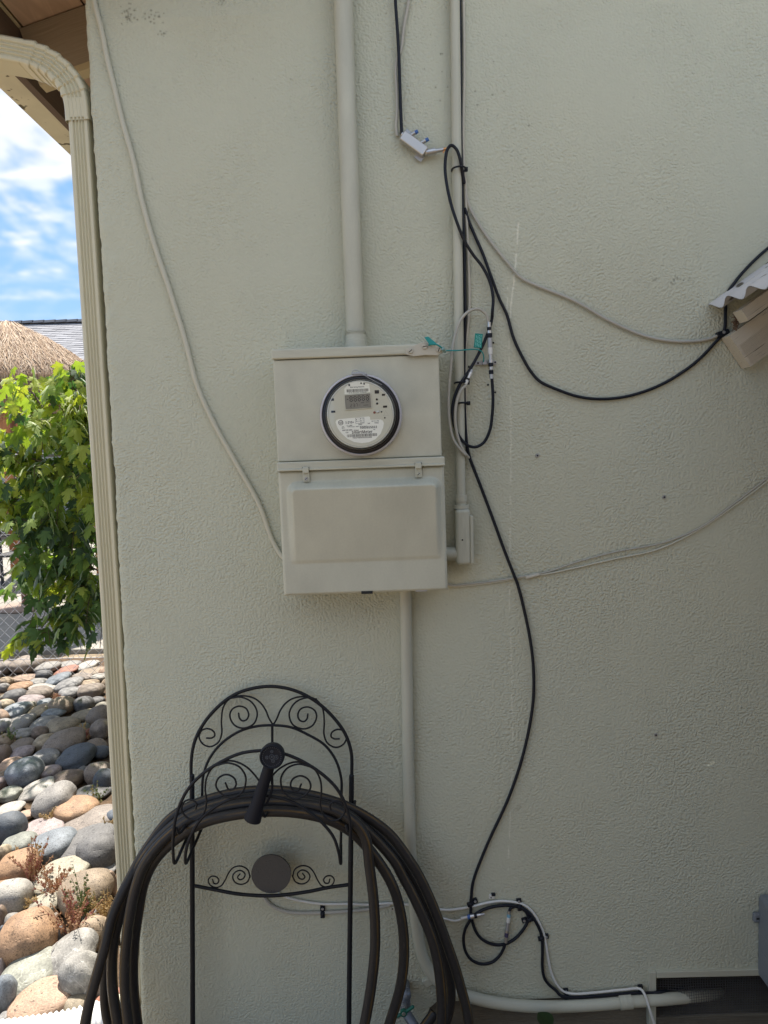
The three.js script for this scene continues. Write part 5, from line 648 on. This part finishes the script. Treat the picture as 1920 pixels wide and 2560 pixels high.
// ---------------------------------------------------------------- maple
{
  const D = -2.75, t = thing('maple_tree', 'young maple with bright backlit leaves in front of the chain-link fence', 'tree', V(P(300, 1700, D).x, 0, D)); const ox = t.position.x;
  const bark = mat(0.12, 0.085, 0.06, 0.9);
  const W = (x, y, z = D) => { const p = P(x, y, z); return V(p.x - ox, p.y, p.z - D); };
  part('trunk', capped([V(0, -0.05, 0), V(-0.02, 0.4, 0), W(285, 1350), W(268, 1150), W(255, 1000)], 0.022, 40, 12), bark, t);
  // leaf shapes: five toothed lobes
  const outline = []; const half = [[0.03, 0.0], [0.10, 0.02], [0.30, -0.04], [0.24, 0.06], [0.36, 0.10], [0.22, 0.16], [0.46, 0.34], [0.40, 0.38], [0.56, 0.52], [0.36, 0.48], [0.34, 0.55], [0.16, 0.42], [0.20, 0.62], [0.26, 0.68], [0.16, 0.74], [0.15, 0.84], [0.07, 0.88]];
  for (const p of half) outline.push(p); outline.push([0, 1.06]); for (let i = half.length - 1; i >= 0; i--) outline.push([-half[i][0], half[i][1]]);
  const leafGeo = []; for (let k = 0; k < 8; k++) { const r = rng(100 + k), cx = [0, 0.26], cup = 0.12 + 0.25 * r(), droop = 0.25 + 0.5 * r(), tw = (r() - 0.5) * 0.5, pos = [], idx = []; const put = (x, y) => { x *= 0.92 + 0.1 * r(); const z = -cup * Math.abs(x) - droop * y * y * 0.55 + tw * x * y; pos.push(x, y, z); }; put(...cx); put(0, 0.6); outline.forEach(p => put(...p)); const n = outline.length; for (let i = 0; i + 1 < n; i++) idx.push(0, 2 + i, 3 + i); idx.push(0, 2 + n - 1, 2); const g = new THREE.BufferGeometry(); g.setAttribute('position', new THREE.Float32BufferAttribute(pos, 3)); g.setIndex(idx); const q = g.toNonIndexed(); q.computeVertexNormals(); leafGeo.push(q); }
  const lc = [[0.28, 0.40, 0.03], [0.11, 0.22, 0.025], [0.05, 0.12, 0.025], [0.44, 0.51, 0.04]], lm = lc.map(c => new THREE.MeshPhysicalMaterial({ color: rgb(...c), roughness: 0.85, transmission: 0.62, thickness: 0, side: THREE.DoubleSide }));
  const R = rng(77), leaves = [];
  const vein = mat(0.09, 0.06, 0.03, 0.8), twigs = [];
  const addLeaf = (p, dir, size, young) => { const out = dir.clone().normalize(); const down = V(out.x * 0.9 + (R() - 0.5) * 0.8, out.y * 0.25 - 0.55 - 0.5 * R(), out.z * 0.9 + (R() - 0.5) * 0.8).normalize(); const nrm = V(out.x * 0.4 + (R() - 0.5) * 0.9, 0.9, -0.30 + out.z * 0.3 + (R() - 0.5) * 1.1).normalize(); const X = down.clone().cross(nrm).normalize(), N = X.clone().cross(down).normalize(); const m = new THREE.Matrix4().makeBasis(X, down, N); m.scale(V(size, size, size)); m.setPosition(p); leaves.push({ m, p, g: Math.floor(R() * 8), c: young ? (R() < 0.6 ? 3 : 0) : p.y > 1.25 && R() < 0.55 ? (R() < 0.5 ? 3 : 0) : R() < 0.25 ? 0 : R() < 0.6 ? 1 : 2 }); };  // leaves high up get brighter greens: backlight is put into their colour
  const sprig = (a, b, n, size, young) => { const mid = a.clone().lerp(b, 0.5).add(V(0, 0.03, 0)); const c = new THREE.CatmullRomCurve3([a, mid, b]); twigs.push(new THREE.TubeGeometry(c, 10, 0.0022, 5)); const d = b.clone().sub(a); for (let i = 0; i < n; i++) { const s = 0.15 + 0.85 * (i + R()) / n, p = c.getPoint(s), side = d.clone().cross(V(0, 1, 0)).normalize().multiplyScalar(i % 2 ? 1 : -1); const dir = side.add(V((R() - 0.5) * 1.2, 0.2 + (R() - 0.5), (R() - 0.5) * 1.2)).add(d.clone().normalize().multiplyScalar(0.6)); const pet = p.clone().addScaledVector(dir.clone().normalize(), 0.03 + 0.03 * R()); twigs.push(cyl(p, pet, 0.0009, 0.0008, 4)); addLeaf(pet, dir, size * (0.65 + 0.6 * R()), young && s > 0.6); } };
  // main branches inside the crown, then sprigs outward from them
  const axis = [[[285, 1420], [210, 1330], [120, 1290], [40, 1250]], [[280, 1330], [220, 1180], [150, 1080], [80, 980]], [[272, 1230], [240, 1100], [205, 1010], [178, 945]], [[285, 1450], [230, 1420], [150, 1420], [90, 1440]], [[283, 1400], [250, 1250], [180, 1180], [90, 1150], [10, 1120]], [[290, 1500], [260, 1480], [210, 1500], [180, 1530]], [[268, 1180], [300, 1040], [330, 960], [360, 930]], [[285, 1420], [360, 1330], [430, 1250], [480, 1200]], [[275, 1260], [340, 1150], [400, 1050], [430, 1000]]];
  for (const ax of axis) { const zs = (R() - 0.5) * 0.5, pts = ax.map((p, i) => W(p[0], p[1], D + zs * i / 3)); part('branch', tube(pts, 0.006, 30, 7), bark, t); const c = new THREE.CatmullRomCurve3(pts); for (let k = 0; k < 28; k++) { const s = 0.2 + 0.8 * (k + R()) / 28, a = c.getPoint(s), T = c.getTangent(s); const dir = V((R() - 0.5) * 2 + T.x, (R() - 0.62) * 1.3 + T.y * 0.5, (R() - 0.5) * 2).normalize(); sprig(a, a.clone().addScaledVector(dir, 0.10 + 0.14 * R()), 5 + Math.floor(R() * 4), 0.095, R() < 0.4); } }
  // named sprays that show at the outline
  for (const [a, b, n, s, y] of [[[95, 1010], [62, 925], 8, 0.085, 1], [[95, 1030], [25, 965], 6, 0.10, 1], [[185, 1000], [172, 912], 8, 0.08, 1], [[190, 1010], [120, 975], 6, 0.10, 1], [[60, 1120], [0, 1080], 9, 0.09, 1], [[70, 1060], [10, 1020], 8, 0.09, 1], [[120, 1110], [60, 1070], 8, 0.1, 1], [[170, 1060], [140, 1010], 8, 0.1, 1], [[230, 1050], [220, 990], 8, 0.1, 1], [[200, 1120], [190, 1060], 8, 0.1, 1], [[30, 1160], [-30, 1110], 8, 0.09, 1], [[50, 1160], [-20, 1130], 7, 0.09, 1], [[80, 1310], [28, 1310], 9, 0.075, 1], [[90, 1340], [25, 1350], 8, 0.075, 1], [[110, 1420], [45, 1420], 7, 0.09, 1], [[120, 1470], [75, 1560], 4, 0.10, 0], [[150, 1480], [105, 1550], 4, 0.10, 0], [[200, 1500], [200, 1570], 6, 0.12, 0], [[230, 1480], [215, 1560], 6, 0.12, 0], [[262, 1540], [250, 1620], 5, 0.10, 0], [[105, 1565], [60, 1600], 5, 0.10, 1], [[105, 1560], [110, 1608], 4, 0.12, 0], [[100, 1560], [35, 1610], 4, 0.10, 1], [[110, 1090], [105, 1130], 5, 0.11, 0], [[150, 1250], [140, 1330], 8, 0.12, 0], [[190, 1300], [180, 1390], 8, 0.13, 0], [[230, 1350], [225, 1450], 8, 0.13, 0], [[120, 1350], [115, 1430], 8, 0.12, 0]]) sprig(W(...a, D + 0.12), W(...b, D + 0.2), n, s, y);
  for (let k = 0; k < 60; k++) { const a = R() * 6.283, r = Math.sqrt(R()), x = 170 + Math.cos(a) * r * 150, y = 1240 + Math.sin(a) * r * 250, z = D + (R() - 0.5) * 0.45; sprig(W(x, y, z), W(x - 20 + (R() - 0.6) * 50, y + (R() - 0.4) * 60, z + 0.06), 5, 0.095, y < 1200 && R() < 0.6); }
  for (const [x, y] of [[110, 1215], [85, 1235], [135, 1235], [120, 1200], [95, 1260], [150, 1215], [205, 1295], [235, 1305], [185, 1310], [215, 1270], [60, 1205], [250, 1290]]) sprig(W(x + 20, y - 25, D + 0.05), W(x - 10, y + 15, D + 0.12), 6, 0.1, R() < 0.5);
  for (const [x, y, x1, y1] of [[112, 1575, 50, 1598], [118, 1580, 85, 1615], [100, 1575, 30, 1615], [120, 1575, 125, 1612]]) sprig(W(x, y, D + 0.18), W(x1, y1, D + 0.22), 4, 0.105, x1 < 90);
  twigs.push(tube([W(150, 1480, D + 0.1), W(125, 1540, D + 0.15), W(85, 1590, D + 0.2), W(60, 1600, D + 0.2)], 0.002, 20, 5));
  part('twigs', twigs, vein, t).userData.kind = 'stuff';
  // the leaves nearest the lens are parts of their own, the rest one foliage mesh
  const camL = camera.position.clone().sub(t.position); leaves.forEach(l => { const q = l.p.clone().add(t.position).sub(camera.position); const sx = q.x / -q.z * F + 960; l.d = q.length() - (sx < 270 ? 2 : 0); }); leaves.sort((a, b) => a.d - b.d);
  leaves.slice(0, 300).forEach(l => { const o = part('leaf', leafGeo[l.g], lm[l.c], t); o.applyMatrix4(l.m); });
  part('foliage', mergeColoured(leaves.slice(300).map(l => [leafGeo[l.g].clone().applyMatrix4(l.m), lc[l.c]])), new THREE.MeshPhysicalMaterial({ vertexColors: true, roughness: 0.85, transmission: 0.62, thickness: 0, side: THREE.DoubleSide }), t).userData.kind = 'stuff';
}
// ---------------------------------------------------------------- thatched parasol
{
  const Z = -5.9, c = P(28, 1000, Z), t = thing('thatched_parasol', 'straw thatched patio parasol on a pole beyond the fence', 'parasol', V(c.x, 0, Z)); const R = rng(31);
  const yA = 2.95, yR = 2.32, rad = 1.0;
  part('pole', cyl(V(0, 0.05, 0), V(0, yA - 0.1, 0), 0.028, 0.028, 16), mat(0.22, 0.10, 0.07, 0.6), t);
  part('base', new THREE.LatheGeometry([[0.0001, 0.08], [0.05, 0.08], [0.06, 0.06], [0.24, 0.05], [0.27, 0.035], [0.27, 0.02], [0.0001, 0.02]].map(p => new THREE.Vector2(...p)), 40), mat(0.24, 0.17, 0.13, 0.7), t);
  part('canopy', new THREE.ConeGeometry(rad - 0.03, yA - yR - 0.03, 40, 1, true).translate(0, (yA + yR) / 2 - 0.03, 0), mat(0.30, 0.22, 0.12, 0.95, { side: THREE.DoubleSide }), t);
  const cols = [[0.46, 0.34, 0.22], [0.36, 0.24, 0.15], [0.58, 0.46, 0.34], [0.27, 0.18, 0.12]], bins = [[], [], [], []], hem = [[], [], [], []];
  const strip = (a, b, w, up) => { const d = b.clone().sub(a), n = d.clone().cross(up).normalize().multiplyScalar(w); const m = a.clone().lerp(b, 0.5).addScaledVector(up, w * 1.2); const g = new THREE.BufferGeometry(); const v = [a.clone().sub(n), a.clone().add(n), m.clone().add(n), m.clone().sub(n), b.clone().add(n.clone().multiplyScalar(0.3)), b.clone().sub(n.clone().multiplyScalar(0.3))]; g.setAttribute('position', new THREE.Float32BufferAttribute(v.flatMap(p => p.toArray()), 3)); g.setIndex([0, 1, 2, 0, 2, 3, 3, 2, 4, 3, 4, 5]); const q = g.toNonIndexed(); q.computeVertexNormals(); return q; };
  for (let i = 0; i < 15000; i++) { const a = R() * 6.283, s = Math.sqrt(R()), r0 = rad * s, l = 0.14 + 0.2 * R(), a1 = a + (R() - 0.5) * 0.3, r1 = r0 + l * 0.85; const y = q => yA - (yA - yR) * Math.pow(clamp(q / rad, 0, 1.2), 1.35); const p = V(Math.cos(a) * r0, y(r0) + 0.015 + 0.03 * R(), Math.sin(a) * r0), e = V(Math.cos(a1) * Math.min(r1, rad + 0.04), Math.min(y(r1), y(Math.min(r1, rad))) + 0.015 * R() - Math.max(0, r1 - rad) * 0.5, Math.sin(a1) * Math.min(r1, rad + 0.04)); bins[Math.floor(R() * 4)].push(strip(p, e, 0.0014 + 0.0016 * R(), V(0, 1, 0))); }
  for (let i = 0; i < 5000; i++) { const a = R() * 6.283, r = rad + 0.03 * (R() - 0.5), l = 0.16 + 0.18 * R(); hem[Math.floor(R() * 4)].push(strip(V(Math.cos(a) * r, yR + 0.03, Math.sin(a) * r), V(Math.cos(a + (R() - 0.5) * 0.08) * (r - 0.03 * R()), yR - l, Math.sin(a) * (r - 0.03)), 0.002, V(Math.cos(a), 0, Math.sin(a)))); }
  const tm = new THREE.MeshStandardMaterial({ vertexColors: true, roughness: 0.92, side: THREE.DoubleSide }); part('thatch', mergeColoured(bins.flatMap((l, k) => l.map(g => [g, cols[k]]))), tm, t).userData.kind = 'stuff'; part('thatch_fringe', mergeColoured(hem.flatMap((l, k) => l.map(g => [g, cols[k]]))), tm, t).userData.kind = 'stuff';
  for (let k = 0; k < 6; k++) { const a = k / 6 * 6.283 + 0.3; part('rib', cyl(V(0, yA - 0.12, 0), V(Math.cos(a) * (rad - 0.06), yR - 0.03, Math.sin(a) * (rad - 0.06)), 0.012, 0.012, 8), mat(0.30, 0.14, 0.06, 0.8), t); }
}
{ // timber post standing behind the parasol
  const p = P(14, 1020, -8.2), t = thing('timber_post', 'orange-brown timber post standing on the patio behind the parasol', 'post', V(p.x, 0, -8.2)); part('shaft', box(-0.055, 0.055, 0.02, 2.5, -0.055, 0.055, 0.012), mat(0.42, 0.19, 0.08, 0.8, { map: wood }), t); part('head_beam', box(-0.5, 1.3, 2.0, 2.14, -0.05, 0.05, 0.01), mat(0.42, 0.19, 0.08, 0.8, { map: wood }), t); part('shaft', box(1.1, 1.21, 0.02, 2.0, -0.055, 0.055, 0.012), mat(0.42, 0.19, 0.08, 0.8, { map: wood }), t);
}
{ // patio table and chair
  const p = Gd(8, 1318, 0.72), t = thing('patio_table', 'pale topped patio table partly cut by the left picture edge', 'table', V(p.x - 0.35, 0.02, p.z)), fr = mat(0.03, 0.028, 0.03, 0.5);
  part('top', box(-0.6, 0.55, 0.70, 0.735, -0.4, 0.4, 0.012), mat(0.55, 0.55, 0.56, 0.35), t); part('apron', box(-0.55, 0.5, 0.66, 0.699, -0.36, 0.36, 0.006), fr, t); for (const [x, z] of [[-0.5, -0.32], [0.46, -0.32], [-0.5, 0.32], [0.46, 0.32]]) part('leg', cyl(V(x, 0, z), V(x, 0.66, z), 0.02, 0.02, 10), fr, t);
  const c = Gd(48, 1485, 0.02), k = thing('patio_chair', 'dark metal patio chair with bent legs behind the fence', 'chair', V(c.x - 0.12, 0.02, c.z - 0.45)); const tb = l => capped(l.map(q => V(...q)), 0.014, 40, 8);
  for (const z of [-0.24, 0.24]) { part('leg_frame', tb([[-0.30, 0.01, z], [-0.27, 0.12, z], [-0.1, 0.22, z], [0.12, 0.30, z], [0.2, 0.42, z], [0.22, 0.62, z], [0.1, 0.66, z], [-0.2, 0.66, z]]), fr, k); part('back_post', tb([[0.18, 0.0, z], [0.19, 0.42, z], [0.28, 0.95, z]]), fr, k); }
  part('seat', box(-0.26, 0.2, 0.40, 0.43, -0.23, 0.23, 0.01), fr, k); for (let i = 0; i < 6; i++) part('back_slat', box(0.21 + i * 0.012, 0.222 + i * 0.012, 0.52 + i * 0.07, 0.56 + i * 0.07, -0.23, 0.23, 0.004), fr, k);
}
// ---------------------------------------------------------------- neighbouring house
{
  const zR = -18, yR = 5.12, zE = -14.2, yE = 3.35, t = thing('neighbour_house', 'neighbouring house with grey shingle roof behind the thatched parasol', 'house', V(-6.5, 0, zE));
  const x0 = -8, x1 = 8; const wm = mat(0.30, 0.31, 0.32, 0.9), L = Math.hypot(zR - zE, yR - yE), th = Math.atan2(yR - yE, zE - zR);
  part('wall', box(x0 + 0.4, x1 - 0.4, -0.1, yE + 0.1, zR * 2 - zE - zE + 0.5, -0.5), wm, t);
  part('window', [box(1.3, 2.7, 1.0, 2.1, -0.5, -0.47)], mat(0.06, 0.07, 0.08, 0.1), t); part('window_frame', [box(1.22, 2.78, 2.1, 2.18, -0.5, -0.44), box(1.22, 2.78, 0.92, 1.0, -0.5, -0.44), box(1.22, 1.3, 1.0, 2.1, -0.5, -0.44), box(2.7, 2.78, 1.0, 2.1, -0.5, -0.44)], M.white, t);
  const slope = (a, b, c, d, e, f) => { const g = box(a, b, e, f, -d, -c); g.rotateX(th); g.translate(0, yE, 0); return g; };
  const roof = part('roof', [slope(x0, x1, 0, L, -0.12, -0.01), (() => { const g = box(x0, x1, -0.12, -0.01, 0, L); g.rotateX(-th); g.translate(0, yE, (zR - zE) * 2); return g; })()], mat(0.14, 0.14, 0.15, 0.95), t);
  const n = 26, cw = L / n, R = rng(3), sm = [0, 1, 2].map(i => mat(0.20 + 0.03 * i, 0.205 + 0.03 * i, 0.22 + 0.03 * i, 0.95));
  const tabs = []; for (let i = 0; i < n; i++) for (let x = x0 + (i % 2) * 0.15; x < x1; x += 0.31) { const g = box(x, x + 0.305, 0, 0.012, -cw * 1.12, 0); g.rotateX(-0.07); g.translate(0, 0.008 + 0.004 * R(), -i * cw); g.rotateX(th); g.translate(0, yE, 0); const k = 0.19 + 0.08 * R(); tabs.push([g, [k, k * 1.01, k * 1.08]]); } part('shingles', mergeColoured(tabs), new THREE.MeshStandardMaterial({ vertexColors: true, roughness: 0.95 }), roof).userData.kind = 'stuff';
  for (let x = x0, i = 0; x < x1; x += 0.29, i++) { const g = box(x, x + 0.31, -0.02, 0.04, -0.13, 0.13); g.rotateZ(0.05); g.translate(0, yR + 0.03 - 0.05 * x, zR - zE); part('ridge_cap', g, sm[i % 3], roof); }
}
renderer.render(scene, camera);
